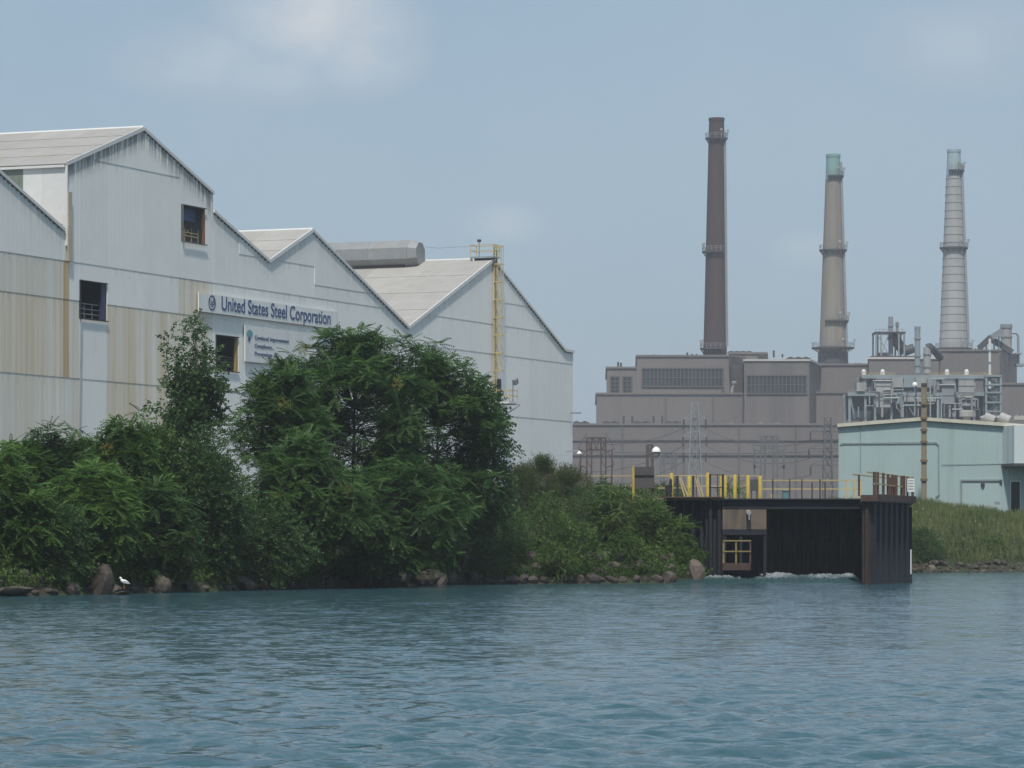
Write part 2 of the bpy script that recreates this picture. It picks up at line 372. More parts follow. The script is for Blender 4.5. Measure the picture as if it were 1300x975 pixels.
# ------------------------------------------------------------------ ground and river
SHORE = [(-3000, -3000), (-300, -220), (-60, 72), (-23.6, 125), (-19.4, 134.3), (-16.9, 138.5), (-11.7, 150), (-8.8, 159), (-1.9, 173), (1.96, 176.5),
         (8.0, 180), (10.2, 183), (10.6, 207), (23.2, 207), (27.2, 243), (36, 250), (60, 262), (300, 330), (3000, 900)]
SX = np.array([p[0] for p in SHORE], float); SY = np.array([p[1] for p in SHORE], float)
def shore(x): return np.interp(x, SX, SY)
def gz(x, y):
    x = np.asarray(x, float); y = np.asarray(y, float)
    d = y - shore(x)
    zl = np.interp(d, [-8, -2, 0, 2, 7, 13, 20], [-3, -.8, .05, 1.0, 3.0, 4.1, 4.2])
    zr = np.interp(d, [-8, -2, 0, 3, 10, 22, 38], [-3, -.8, .05, .8, 2.0, 3.4, 4.15])
    zr = zr + 0.75 * np.exp(-((x - 32) / 5.0) ** 2) * np.clip((d - 10) / 20, 0, 1)
    k = np.clip((x - 22) / 4.0, 0, 1)
    n = 0.18 * np.sin(x * 1.1 + 0.7 * y) * np.sin(y * .83 - .4 * x) + 0.12 * np.sin(2.3 * x + 1.2) * np.sin(1.9 * y)
    return zl * (1 - k) + zr * k + n * np.clip((d - .3) / 2.5, 0, 1) * np.clip((60 - d) / 30, 0, 1)
def G(x, y): return float(gz(x, y))

def mesh_np(name, verts, quads, material, smooth=False, face_attr=None, parent=None, origin=(0, 0, 0)):
    me = bpy.data.meshes.new(name)
    nv, nq = len(verts), len(quads)
    k = quads.shape[1]
    me.vertices.add(nv); me.vertices.foreach_set('co', (np.asarray(verts, np.float32) - np.array(origin, np.float32)).ravel())
    me.loops.add(nq * k); me.loops.foreach_set('vertex_index', quads.astype(np.int32).ravel())
    me.polygons.add(nq)
    me.polygons.foreach_set('loop_start', np.arange(nq, dtype=np.int32) * k)
    me.update(calc_edges=True)
    if smooth: me.polygons.foreach_set('use_smooth', np.ones(nq, bool))
    if face_attr:
        for an, vals in face_attr.items():
            at = me.attributes.new(an, 'FLOAT', 'FACE'); at.data.foreach_set('value', np.asarray(vals, np.float32))
    me.materials.append(material)
    me.validate()
    o = bpy.data.objects.new(name, me); COL.objects.link(o)
    if parent: o.parent = parent; o.location = Vector(origin) - wloc(parent)
    else: o.location = origin
    return o

def grid_quads(nr, nc):
    i = np.arange(nr - 1)[:, None] * nc + np.arange(nc - 1)[None, :]
    return np.stack([i, i + 1, i + nc + 1, i + nc], -1).reshape(-1, 4)

gx = np.concatenate([[-3000, -1500, -700, -300, -150, -100], np.arange(-70, 75.1, 0.8), [100, 150, 300, 700, 1500, 3000]])
gy = np.concatenate([[-3000, -1000, -300, -100, 0, 60, 90], np.arange(112, 330, 0.8), [345, 380, 450, 600, 900, 1500, 3000, 6000]])
GX, GY = np.meshgrid(gx, gy)
gv = np.stack([GX, GY, gz(GX, GY)], -1).reshape(-1, 3)
tag(mesh_np('ground', gv, grid_quads(len(gy), len(gx)), M_GROUND, smooth=True), kind='structure')

# water: a fan of real waves in front, a calm sheet all round
m = bpy.data.materials.new('river_water'); m.use_nodes = True
n, l = m.node_tree.nodes, m.node_tree.links
b = n['Principled BSDF']
b.inputs['Base Color'].default_value = (0.030, 0.082, 0.102, 1)
b.inputs['Roughness'].default_value = 0.12; b.inputs['IOR'].default_value = 1.333; b.inputs['Specular IOR Level'].default_value = 0.5
t = N(n, 'ShaderNodeTexCoord')
mp = N(n, 'ShaderNodeMapping'); mp.inputs['Scale'].default_value = (1.0, 1.7, 1.0); mp.inputs['Rotation'].default_value = (0, 0, 0.35)
l.new(t.outputs['Object'], mp.inputs[0])
geo = N(n, 'ShaderNodeNewGeometry')
last = geo.outputs['Normal']
for sc_, det, slope_ in ((4.2, 3.0, 0.80), (1.3, 2.5, 0.56), (0.28, 2.0, 0.14)):
    w1 = N(n, 'ShaderNodeTexNoise', Scale=sc_, Detail=det, Roughness=0.55); l.new(mp.outputs[0], w1.inputs['Vector'])
    sb_ = N(n, 'ShaderNodeVectorMath', operation='SUBTRACT'); l.new(w1.outputs['Color'], sb_.inputs[0]); sb_.inputs[1].default_value = (.5, .5, .5)
    ml_ = N(n, 'ShaderNodeVectorMath', operation='MULTIPLY'); l.new(sb_.outputs[0], ml_.inputs[0]); ml_.inputs[1].default_value = (slope_ * .7, slope_, 0)
    ad_ = N(n, 'ShaderNodeVectorMath', operation='ADD'); l.new(last, ad_.inputs[0]); l.new(ml_.outputs[0], ad_.inputs[1]); last = ad_.outputs[0]
nz_ = N(n, 'ShaderNodeVectorMath', operation='NORMALIZE'); l.new(last, nz_.inputs[0])
l.new(nz_.outputs[0], b.inputs['Normal'])
M_WATER = m
ny, nx = 780, 520
Yr = 22.0 * (275.0 / 22.0) ** (np.arange(ny) / (ny - 1))
U = np.linspace(-1, 1, nx)
XX = U[None, :] * (0.33 * Yr[:, None] + 10); YY = np.repeat(Yr[:, None], nx, 1)
cell = np.maximum(np.gradient(Yr)[:, None], (2 * (0.33 * Yr[:, None] + 10) / nx))
ZZ = np.zeros_like(XX)
for i in range(130):
    lam = 0.24 * (1.2 / 0.24) ** rng.random()
    th = math.radians(-75 + rng.normal() * 46)
    k = 2 * math.pi / lam
    ampl = 0.0032 * lam ** 0.8 * (0.5 + rng.random())
    fade = np.clip((lam / cell - 2.5) / 3.0, 0, 1)
    ph = k * (XX * math.cos(th) + YY * math.sin(th)) + rng.random() * 7 + 0.5 * np.sin(0.11 * XX + 0.07 * YY + i)
    sn_ = np.sin(ph); ZZ += ampl * fade * (sn_)
# gusts: patches of rougher and calmer water
gust = 0.9 + 0.45 * np.sin(0.05 * XX + 0.8) * np.sin(0.06 * YY + 0.02 * XX) + .15 * np.sin(.21 * XX - .13 * YY)
ZZ *= gust
ZZ *= np.clip((275 - YY) / 20, 0, 1)
wv = np.stack([XX, YY, ZZ], -1).reshape(-1, 3); wq = grid_quads(ny, nx)
edge = 4000.0
ov = np.array([[-edge, -edge, -.30], [edge, -edge, -.30], [edge, edge, -.30], [-edge, edge, -.30]])
wq = np.concatenate([wq, np.array([[0, 1, 2, 3]]) + len(wv)]); wv = np.concatenate([wv, ov])
tag(mesh_np('river', wv, wq, M_WATER, smooth=True), kind='structure')

# ------------------------------------------------------------------ the mill
KF = 349.0 * 1773.0
def FY(px): return KF / (2500.0 - px)
def FS(px): return (FY(px) - 247.5) / 0.9249
def FH(px, py): return CAMZ + (HOR - py) / FPX * FY(px)
O0 = Vector((-650 / FPX * 247.5, 247.5, 0))
def FP(s, h, out=0.0): 
    p = O0 + D * s + NRM * out; return Vector((p.x, p.y, h))
G0 = 3.6
mill = thing('steel_mill', FP(FS(390), G0), 'long white corrugated steel mill with sawtooth gables and rust stains behind the trees', 'factory building')
s79, s82, s268 = FS(79.6), FS(82), FS(269)
OUT = [(-60, 21.0), (-40, 28.2), (-21.5, 21.4), (-1.6, 28.4), (s79, 24.6), (s82 - .02, 24.6), (s82, 29.4), (FS(180), 33.2), (s268, 29.4), (s268 + .02, 28.0),
       (FS(340), 24.8), (FS(395), 27.95), (FS(517), 21.0), (FS(625), 28.4), (FS(716), 20.9), (FS(727), 20.85)]
OS = np.array([p[0] for p in OUT]); OH = np.array([p[1] for p in OUT])
def htop(s): return float(np.interp(s, OS, OH))
WIN = [(FS(100), FS(135.3), 18.35, 21.2), (FS(229), FS(259.5), 25.2, 28.1), (FS(273.2), FS(302.3), 15.55, 18.4)]
HC = [G0, 14.0, 19.66, 22.42]
def panel_piece(s0, s1, h0, h1, row_top, material, out):
    """one wall sheet between s0..s1, h0..h1, cut off by the roof line"""
    br = [s0] + [s for s in OS if s0 + .03 < s < s1 - .03] + [s1]
    ss = []
    for a, bq in zip(br[:-1], br[1:]):
        ss.append(a)
        fa, fb = htop(a + 1e-3), htop(bq - 1e-3)
        for lev in (h1, h0):
            if (fa - lev) * (fb - lev) < 0: ss.append(a + (bq - a) * (lev - fa) / (fb - fa))
    ss.append(s1); ss = sorted(ss)
    tops = [(s, min(h1, max(h0, htop(min(max(s, s0 + 1e-3), s1 - 1e-3))))) for s in ss]
    if max(t[1] for t in tops) - h0 < 0.15: return
    tops = [t for i, t in enumerate(tops) if t[1] > h0 + 1e-3 or (i + 1 < len(tops) and tops[i+1][1] > h0 + 1e-3) or (i and tops[i-1][1] > h0 + 1e-3)]
    poly = [(tops[0][0], h0)] + [t for t in tops if True] + [(tops[-1][0], h0)]
    q = []
    for p in poly:
        if not q or abs(p[0]-q[-1][0]) + abs(p[1]-q[-1][1]) > 1e-3: q.append(p)
    if abs(q[0][0]-q[-1][0]) + abs(q[0][1]-q[-1][1]) < 1e-3: q.pop()
    if len(q) < 3: return
    mb = MB(); mb.prism([FP(s, h, out) for s, h in q], NRM * -0.06)
    o = mb.build('siding_panel', material, mill)
    me = o.data
    ua, ub = me.uv_layers.new(name='drip'), me.uv_layers.new(name='sheet')
    k = len(q)
    for lp in me.loops:
        s, h = q[lp.vertex_index % k]
        hh = htop(min(max(s, s0 + 1e-3), s1 - 1e-3))
        ua.data[lp.index].uv = (s, hh - h); ub.data[lp.index].uv = (s + 13.7, row_top - h)
cols = [-60, -50, -40, -31, -21.5, -12, -1.6] + [FS(p) for p in (40, 79.6, 87, 100, 135.3, 180, 226, 229, 259.5, 269.4, 273.2, 302.3, 340, 398, 456, 517, 570, 625, 672, 727)]
for s0, s1 in zip(cols[:-1], cols[1:]):
    c = (s0 + s1) / 2
    in_tall = s82 - 1 < c < s268 + .3
    rows = list(HC)
    if in_tall and c < FS(226): rows.append(30.1)
    elif FS(302) < c < FS(395): rows.append(25.0)
    elif FS(395) < c < FS(517): rows.append(23.5)
    elif c > FS(600): rows.append(24.6)
    rows.append(40)
    for i, (h0, h1) in enumerate(zip(rows[:-1], rows[1:])):
        mw = M_WHITETALL if in_tall and i >= len(rows) - 3 else M_WHITE
        mt = mw
        if c < s79: mt = M_RUSTY if i == 1 else (M_PALE if i in (0, 2) else mw)
        elif FS(79) < c < FS(87.5): mt = M_ORANGE if i in (1, 2) else M_PALE if i == 0 else mw
        elif FS(87) < c < FS(100): mt = M_PALE if i < 2 else mw
        elif FS(135) < c < FS(226): mt = M_RUSTY if i < 2 else mw
        elif FS(226) < c < FS(269.4): mt = M_RUSTY if i < 3 else mw
        out = 0.026 * i - 0.004 * (cols.index(s0) % 2)
        pieces = [(h0, h1)]
        for (a, bq, wa, wb) in WIN:
            if a - .01 < c < bq + .01:
                np_ = []
                for p0, p1 in pieces:
                    if wb <= p0 or wa >= p1: np_.append((p0, p1)); continue
                    if wa > p0: np_.append((p0, wa))
                    if wb < p1: np_.append((wb, p1))
                pieces = np_
        for p0, p1 in pieces: panel_piece(s0, s1, p0, p1, h1, mt, out)
# windows: open dark bays with frame, jamb and guard rail
def window(a, bq, h0, h1, out, frame_m, jamb_m, rail_m, style, jw=.7):
    mb = MB()
    e = .07
    mb.obox(FP((a+bq)/2, h1 - e/2, out), D * ((bq-a)/2), NRM * .035, (0,0,e/2))
    mb.obox(FP((a+bq)/2, h0 + e/2, out + .03), D * ((bq-a)/2 - .001), NRM * .05, (0,0,e/2))
    mb.obox(FP(a + e/2, (h0+h1)/2, out), D * (e/2), NRM * .034, (0,0,(h1-h0)/2 - e))
    w = mb.build('window', frame_m, mill)
    j = MB(); j.obox(FP(bq - jw/2, (h0+h1)/2, out - .25), D * (jw/2), NRM * .11, (0,0,(h1-h0)/2 - e)); j.build('jamb', jamb_m, w)
    r = MB()
    for k in ((.2, .4, .62) if style == 0 else (.28, .42)):
        r.bar(FP(a + .15, h0 + k * (h1-h0) * .62 + .1, -.35), FP(bq - .5, h0 + k * (h1-h0) * .62 + .1, -.35), .07)
    for k in np.linspace(0.06, .9, 4): r.bar(FP(a + (bq-a) * k, h0, -.36), FP(a + (bq-a) * k, h0 + .42 * (h1-h0), -.36), .07)
    if style == 1:
        r.bar(FP(a + .3, h0 + .1, -.4), FP(a + 1.6, h0 + 1.1, -.4), .07); r.bar(FP(a + .8, h0 + .1, -.4), FP(a + 2.1, h0 + 1.1, -.4), .07)
    r.build('guard_rail', rail_m, w)
    return w
window(*WIN[0], .10, M_BLACK, M_NAVY, M_STEELMID, 0)
w2 = window(*WIN[1], .20, M_DARKSTRIP, M_BROWN, M_PALEYEL, 1, .14)
mb = MB(); mb.obox(FP((WIN[1][0]+WIN[1][1])/2, 27.5, -.6), D * 1.6, NRM * .02, (0,0,.5)); mb.build('blind', M_BLUESHEET, w2)
window(*WIN[2], .08, M_BLACK, mat('ochre_jamb', (.30, .21, .07), .7), M_STEELDARK, 0, .24)
# sheet-metal drip line under the first window
mb = MB(); mb.tube(FP(FS(101), 18.3, .14), FP(FS(98.5), 9, .14), .05); mb.build('drain_pipe', M_GALV, mill)

# roofs: every slope in sheets laid in rows
DEPTH = 70.0
def slope(i0, rows, ncol, len_col, name='roof_panel'):
    (sa, ha), (sb, hb) = OUT[i0], OUT[i0 + 1]
    up = (Vector((0, 0, 1)).cross(R)).normalized()
    nrm = (D * (sb - sa) + Vector((0, 0, hb - ha))).cross(R); nrm = nrm if nrm.z > 0 else -nrm; nrm.normalize()
    rising = hb > ha
    for r_ in range(rows):
        a, bq = r_ / rows, (r_ + 1) / rows
        lift = .03 * (r_ if rising else rows - 1 - r_)
        pa = FP(sa + (sb - sa) * a, ha + (hb - ha) * a, .15) + nrm * (.06 + lift)
        pb = FP(sa + (sb - sa) * bq, ha + (hb - ha) * bq, .15) + nrm * (.06 + lift)
        x = -.0
        for c_ in range(ncol):
            L = len_col if c_ < ncol - 1 else DEPTH - len_col * (ncol - 1)
            if L <= 0: break
            dz = nrm * (.008 * (c_ % 2))
            q = [pa + R * x + dz, pb + R * x + dz, pb + R * (x + L) + dz, pa + R * (x + L) + dz]
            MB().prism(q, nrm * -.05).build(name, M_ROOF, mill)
            x += L
    # white verge board and dark blocks painting the shadow dashes of the ribbed sheet ends
    t = MB(); a = FP(sa, ha, .17); bq = FP(sb, hb, .17)
    big = .30 if rising else .24
    t.obox((a + bq) / 2 + nrm * (.02), (bq - a) / 2, nrm * (big / 2), NRM * .05); t.build('verge_trim', M_TRIM, mill)
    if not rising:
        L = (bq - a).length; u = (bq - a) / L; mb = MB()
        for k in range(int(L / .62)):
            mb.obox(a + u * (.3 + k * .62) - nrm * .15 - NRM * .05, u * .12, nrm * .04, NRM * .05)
        o = mb.build('eave_shadow_teeth', M_DARKSTRIP, mill); o['kind'] = 'stuff'
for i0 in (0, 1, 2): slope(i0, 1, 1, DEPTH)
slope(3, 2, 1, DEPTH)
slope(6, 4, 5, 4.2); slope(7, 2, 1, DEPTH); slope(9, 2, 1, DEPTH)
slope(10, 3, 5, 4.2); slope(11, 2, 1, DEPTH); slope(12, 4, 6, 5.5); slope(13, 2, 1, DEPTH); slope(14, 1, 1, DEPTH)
# ridge caps
for i in (7, 11, 13):
    s, h = OUT[i]; mb = MB(); mb.tube(FP(s, h + .10, .17), FP(s, h + .10, .17) + R * DEPTH, .14, n=8); mb.build('ridge_cap', M_TRIM, mill)
# side of the tall bay: white sheets, then green translucent ones
x = -0.30
for k, (L, mt) in enumerate([(2.0, M_TRIM), (1.65, M_TRIM)] + [(2.4, M_GREEN_SHEET)] * 10 + [(42, M_GREEN_SHEET)]):
    a = FP(s82 - .03, 23.5, -.06) + R * x
    MB().prism([a, a + R * L, a + R * L + Vector((0,0,5.75)), a + Vector((0,0,5.75))], D * .05).build('side_panel', mt, mill)
    x += L + .012
mb = MB(); mb.obox(FP(s82 - .1, 29.25, .1) + R * 35, R * 35, D * .16, (0,0,.09)); mb.build('gutter', M_TRIM, mill)
mb = MB(); mb.obox(FP(s79 - .5, 24.75, -.6), D * .6, NRM * .5, (0,0,.3)); mb.build('valley_flashing', M_BROWN, mill)
# closed back and ends so the open windows look into a dark hall
q = [FP(s, h, -DEPTH) for s, h in OUT] + [FP(OUT[-1][0], G0, -DEPTH), FP(-60, G0, -DEPTH)]
MB().prism(q, NRM * .1).build('back_wall', M_TRIM, mill)
for s, h in ((-59.95, 21.0), (FS(727) - .12, 20.85)):
    a = FP(s, G0, -.07); MB().prism([a, a + R * (DEPTH-.1), a + R * (DEPTH-.1) + Vector((0,0,h-G0)), a + Vector((0,0,h-G0))], D * .1).build('end_wall', M_TRIM, mill)
a = FP(s268 - .16, 23.5, -.07); MB().prism([a, a + R * 69, a + R * 69 + Vector((0,0,5.7)), a + Vector((0,0,5.7))], D * .08).build('side_wall', M_TRIM, mill)
# corner post rust-streaked at the tall bay
mb = MB(); mb.obox(FP(FS(84.5), 24.9, .26), D * .28, NRM * .04, (0,0,2.5)); mb.build('corner_flashing', mat('tan_flashing', (.50, .44, .32), .7, var=.15, scale=1, streak=(.36, .25, .12, 1), streak_amt=.6, streak_scale=(4, 4, .2)), mill)
# lamp brackets on the river wall
mb = MB(); mb.bar(FP(FS(716), 11.0, .2), FP(FS(716), 11.1, 1.5), .12); w = mb.build('lamp_bracket', M_GALV, mill)
mb = MB(); mb.lathe(FP(FS(716), 10.75, 1.6), [(.24, 0), (.22, .12), (.08, .26), (.03, .3)], 12); mb.build('lamp_shade', M_LAMP, w)
mb = MB(); mb.bar(FP(FS(722), 14.8, .2), FP(FS(722), 14.8, 1.3), .14); mb.build('bracket', M_STEELMID, mill)

# roof vent on the last gable
rs, rh = OUT[13]
rs -= 1.25
vent = thing('ridge_vent', FP(rs, rh, -8.2), 'fat eight-sided grey metal vent drum lying along the roof of the last gable', 'roof vent')
mb = MB(); c0 = FP(rs, rh + .70, -7.6); n8 = 8
ring = lambda c, r: [c + D * (r * math.cos(math.pi / 8 + i * math.pi / 4)) + Vector((0, 0, r * math.sin(math.pi / 8 + i * math.pi / 4))) for i in range(8)]
x = 0
for k in range(5):
    mbk = MB(); L = 4.0
    mbk.prism(ring(c0 + R * (x + .02), 1.36 + .012 * (k % 2)), R * L); x += L
    mbk.build('drum_section', M_VENT, vent)
    mbk = MB(); mbk.prism(ring(c0 + R * (x), 1.385), R * .05); mbk.build('drum_seam', M_STEELMID, vent)
mb = MB(); ra_, rb_ = ring(c0 - R * .005, 1.37), ring(c0 - R * .85, 1.12); mb.add(ra_ + rb_, [(i, (i + 1) % 8, 8 + (i + 1) % 8, 8 + i) for i in range(8)] + [tuple(range(8, 16)), tuple(range(7, -1, -1))]); mb.build('end_cap', M_VENT, vent)
mb = MB(); mb.obox(c0 + R * 10.5 - Vector((0,0,1.55)), R * 10, D * .85, (0,0,.42)); mb.build('curb', M_STEELDARK, vent)

# caged ladder with its two platforms
sl = FS(626)
ladder = thing('caged_ladder', FP(sl, 15.5, .3), 'tall yellow caged ladder climbing the last white gable to a small railed platform', 'ladder')
lt, lb = 29.75, 15.6
for sgn in (-1, 1): 
    MB().bar(FP(sl + sgn * .26, lb, .22), FP(sl + sgn * .26, lt, .22), .09, .12).build('stringer', M_PALEYEL, ladder)
mb = MB(); h = lb + .15
while h < lt: mb.bar(FP(sl - .26, h, .22), FP(sl + .26, h, .22), .045); h += .3
o = mb.build('rungs', M_PALEYEL, ladder); o['kind'] = 'stuff'
hoop = []
for k in range(7):
    th = math.pi * k / 6; hoop.append((-.42 * math.cos(th), .22 + .82 * math.sin(th)))
for h in np.arange(18.1, lt + .1, 1.65):
    mb = MB()
    for (u0, o0_), (u1, o1_) in zip(hoop[:-1], hoop[1:]): mb.bar(FP(sl + u0, h, o0_), FP(sl + u1, h, o1_), .05, .10)
    mb.build('cage_hoop', M_PALEYEL, ladder)
for k in range(7):
    MB().bar(FP(sl + hoop[k][0], 18.0, hoop[k][1]), FP(sl + hoop[k][0], lt, hoop[k][1]), .05).build('cage_bar', M_PALEYEL, ladder)
def platform(parent, c, ax, ay, rail_m, deck_m, hgt=1.15, posts=2):
    """railed platform: c = centre of deck, ax/ay half-axes"""
    MB().obox(c, ax, ay, (0,0,.08)).build('deck', deck_m, parent)
    corners = [c - ax - ay, c + ax - ay, c + ax + ay, c - ax + ay]
    mb = MB()
    for a, bq in ((0,1),(1,2),(2,3),(3,0)):
        for z in (.55 * hgt, hgt): mb.bar(corners[a] + Vector((0,0,z)), corners[bq] + Vector((0,0,z)), .06)
    mb.build('rail', rail_m, parent)
    for a in range(4):
        MB().bar(corners[a], corners[a] + Vector((0,0,hgt + .05)), .08).build('post', rail_m, parent)
platform(ladder, FP(sl - .2, 28.62, -.75), R * 1.15, D * .75, M_PALEYEL, M_STEELBLUE)
mb = MB(); mb.bar(FP(sl - .9, 26.6, -1.6), FP(sl - .9, 28.55, -1.6), .14); mb.bar(FP(sl + .5, 26.6, -1.6), FP(sl + .5, 28.55, -1.6), .14); mb.build('support', M_TRIM, ladder)
mb = MB(); mb.bar(FP(sl - .5, 28.7, -1.2), FP(sl - .5, 30.2, -1.2), .06); mb.obox(FP(sl - .5, 30.2, -1.2), D * .14, NRM * .14, (0,0,.12)); mb.build('beacon', M_STEELDARK, ladder)
platform(ladder, FP(sl + .4, 15.1, .95), NRM * .95, D * .95, M_PALEYEL, M_TRIM)
mb = MB(); mb.bar(FP(sl + 1.0, 14.95, .1), FP(sl + 1.0, 14.95, 2.3), .10); mb.bar(FP(sl + 1.0, 14.9, 2.3), FP(sl + 1.0, 13.6, .1), .10); mb.build('bracket', M_GALV, ladder)
mb = MB(); mb.obox(FP(sl + .75, 16.3, .30), D * .42, NRM * .03, (0,0,1.05)); mb.build('door', M_BLACK, ladder)
fl = MB(); fl.bar(FP(sl + 1.2, 15.1, 1.5), FP(sl + 1.2, 16.9, 1.5), .07); f_ = fl.build('lamp_pole', M_STEELDARK, ladder)
fl = MB(); fl.obox(FP(sl + 1.3, 17.1, 1.7), (D * .3 + Vector((0,0,.12))), NRM * .18, Vector((0,0,.24)) - D * .1); fl.build('floodlight', M_STEELMID, f_)
# cable from the drum to the platform
tag(MB().path([FP(rs, rh + 1.6, -8.2), FP(rs - .1, rh + 1.15, -5), FP(sl - .2, rh + 1.35, -1.9)], .014).build('guy_cable', M_WIRE, None, origin=FP(rs, rh, -8)),
    'thin cable strung from the grey roof drum to the yellow ladder platform', 'cable')

# signs
def text_obj(body, size, parent, material, s, h, out, fit=None, name='lettering'):
    cu = bpy.data.curves.new('text', 'FONT'); cu.body = body; cu.size = size; cu.extrude = 0.012; cu.offset = (0.007 * size if size > 1 else 0.0)
    ob = bpy.data.objects.new('text', cu); COL.objects.link(ob)
    bpy.context.view_layer.update()
    me = bpy.data.meshes.new_from_object(ob.evaluated_get(bpy.context.evaluated_depsgraph_get()))
    bpy.data.objects.remove(ob)
    co = np.empty(len(me.vertices) * 3); me.vertices.foreach_get('co', co); co = co.reshape(-1, 3)
    sx = 1.0; co[:, 1] *= 1.12 if size > 1 else 1.0
    if fit: sx = fit / (co[:, 0].max() - co[:, 0].min())
    p0 = wloc(parent); base = FP(s, h, out)
    nc = np.array(base - p0)[None] + co[:, :1] * sx * np.array(D)[None] + co[:, 1:2] * np.array([[0, 0, 1.]]) + co[:, 2:3] * np.array(NRM)[None]
    me.vertices.foreach_set('co', nc.ravel().astype(np.float32)); me.update()
    me.materials.clear(); me.materials.append(material); me.name = name
    o = bpy.data.objects.new(name, me); COL.objects.link(o); o.parent = parent
    return o
SO = .26
s0, s1 = FS(248), FS(424.8)
sign = thing('company_sign', FP((s0 + s1) / 2, 20.0, SO), 'long white sign board with blue company name across the mill gable', 'sign')
mb = MB(); mb.obox(FP((s0 + s1) / 2, 20.73, SO), D * ((s1 - s0) / 2), NRM * .05, (0,0,.72)); mb.build('board', M_SIGN, sign)
text_obj('United States Steel Corporation', 1.42, sign, M_NAVYTEXT, FS(276), 20.33, SO + .07, FS(414.5) - FS(276))
lc = FS(264.5)
mb = MB(); seg = 36
for i in range(seg):
    a0, a1 = 2 * math.pi * i / seg, 2 * math.pi * (i + 1) / seg
    p = [FP(lc + r_ * math.cos(a), 20.78 + r_ * math.sin(a), SO + .055) for r_, a in ((.60, a0), (.60, a1), (.49, a1), (.49, a0))]
    mb.prism(p, NRM * .02)
lg = mb.build('emblem_ring', M_NAVYTEXT, sign)
text_obj('U', .66, sign, M_NAVYTEXT, lc - .42, 20.62, SO + .07, .30, 'emblem_letter')
text_obj('S', .66, sign, M_NAVYTEXT, lc - .13, 20.44, SO + .07, .28, 'emblem_letter')
text_obj('S', .66, sign, M_NAVYTEXT, lc + .13, 20.66, SO + .07, .28, 'emblem_letter')
s0, s1 = FS(307.5), FS(402)
sign2 = thing('slogan_sign', FP((s0 + s1) / 2, 16.5, SO), 'square white slogan board with a teal tree emblem, half hidden below the long name sign', 'sign')
mb = MB(); mb.obox(FP((s0 + s1) / 2, 17.95, SO - .04), D * ((s1 - s0) / 2), NRM * .05, (0,0,1.45)); mb.build('board', M_SIGN, sign2)
text_obj('Continual Improvement', .46, sign2, M_NAVYTEXT, FS(319), 18.35, SO + .03, FS(362.5) - FS(319))
text_obj('Compliance...', .46, sign2, M_NAVYTEXT, FS(319), 17.70, SO + .03, FS(343.5) - FS(319))
text_obj('Prevention of', .46, sign2, M_NAVYTEXT, FS(319), 17.06, SO + .03, FS(347) - FS(319))
mb = MB(); tcx = FS(312.8)
for i in range(14):
    a0, a1 = 2 * math.pi * i / 14, 2 * math.pi * (i + 1) / 14
    mb.prism([FP(tcx, 18.75, SO + .03), FP(tcx + .52 * math.cos(a0), 18.75 + .30 * math.sin(a0), SO + .03), FP(tcx + .52 * math.cos(a1), 18.75 + .30 * math.sin(a1), SO + .03)], NRM * .015)
mb.build('emblem_crown', M_TEALPRINT, sign2)
mb = MB(); mb.prism([FP(tcx - .1, 18.5, SO + .035), FP(tcx + .12, 18.5, SO + .035), FP(tcx + .08, 18.15, SO + .035), FP(tcx - .4, 18.2, SO + .035)], NRM * .015)
mb.build('emblem_trunk', M_NAVYTEXT, sign2)

# ------------------------------------------------------------------ the power plant
plant = thing('power_plant', (XP(900, 1000), 1000, 4), 'mauve-grey stepped power plant with dark window bands below three tall chimneys', 'power plant')
def block(name, pts, top, material=M_CLAD, coping=True, z0=3.0):
    """pts: (px, Y) footprint corners, first edge is the river front; top: image row of the roof at the front"""
    z1 = ZP(top, pts[0][1])
    xy = [(XP(px, Y), Y) for px, Y in pts]
    o = MB().plan(xy, z0, z1).build(name, material, plant)
    if coping:
        cx_ = sum(p[0] for p in xy) / len(xy); cy_ = sum(p[1] for p in xy) / len(xy)
        big = [(x + .35 * (1 if x > cx_ else -1), y + .35 * (1 if y > cy_ else -1)) for x, y in xy]
        MB().plan(big, z1 + .02, z1 + .55).build('coping', M_COPING if coping == 2 else M_CLAD, o)
    return o
hall = block('turbine_hall', [(722, 960), (1120, 960), (1130, 1060), (722, 1060)], 540)
b1_ = block('boiler_house_base', [(757.5, 985), (945, 985), (950, 1060), (757, 1060)], 501)
b2_ = block('boiler_house_wing', [(770.5, 992), (830, 992), (830, 1060), (770, 1060)], 468)
b3_ = block('boiler_house', [(808.5, 991), (926, 991), (945, 1000), (945, 1060), (808, 1060)], 453)
b4_ = block('boiler_house_annex', [(926.5, 1000), (973, 1000), (974, 1050), (926, 1050)], 449.5)
b5_ = block('bunker_house', [(944.8, 972), (1027.5, 972), (1041, 1000), (1041, 1060), (944.8, 1060)], 458.5, M_CLAD2, 2)
b6_ = block('boiler_block', [(1040, 1002), (1110, 1002), (1110, 1060), (1040, 1060)], 464)
b7_ = block('lower_step', [(1028, 990), (1080, 990), (1080, 1040), (1028, 1040)], 499.5)
b8_ = block('precipitator_house', [(1103, 980), (1192, 980), (1192, 1050), (1103, 1050)], 456, M_CLAD, 2)
b9_ = block('new_boiler_house', [(1190, 985), (1269, 985), (1291, 1015), (1291, 1070), (1190, 1070)], 446)
b10_ = block('east_wing', [(1272, 975), (1420, 975), (1420, 1060), (1272, 1060)], 488.5)
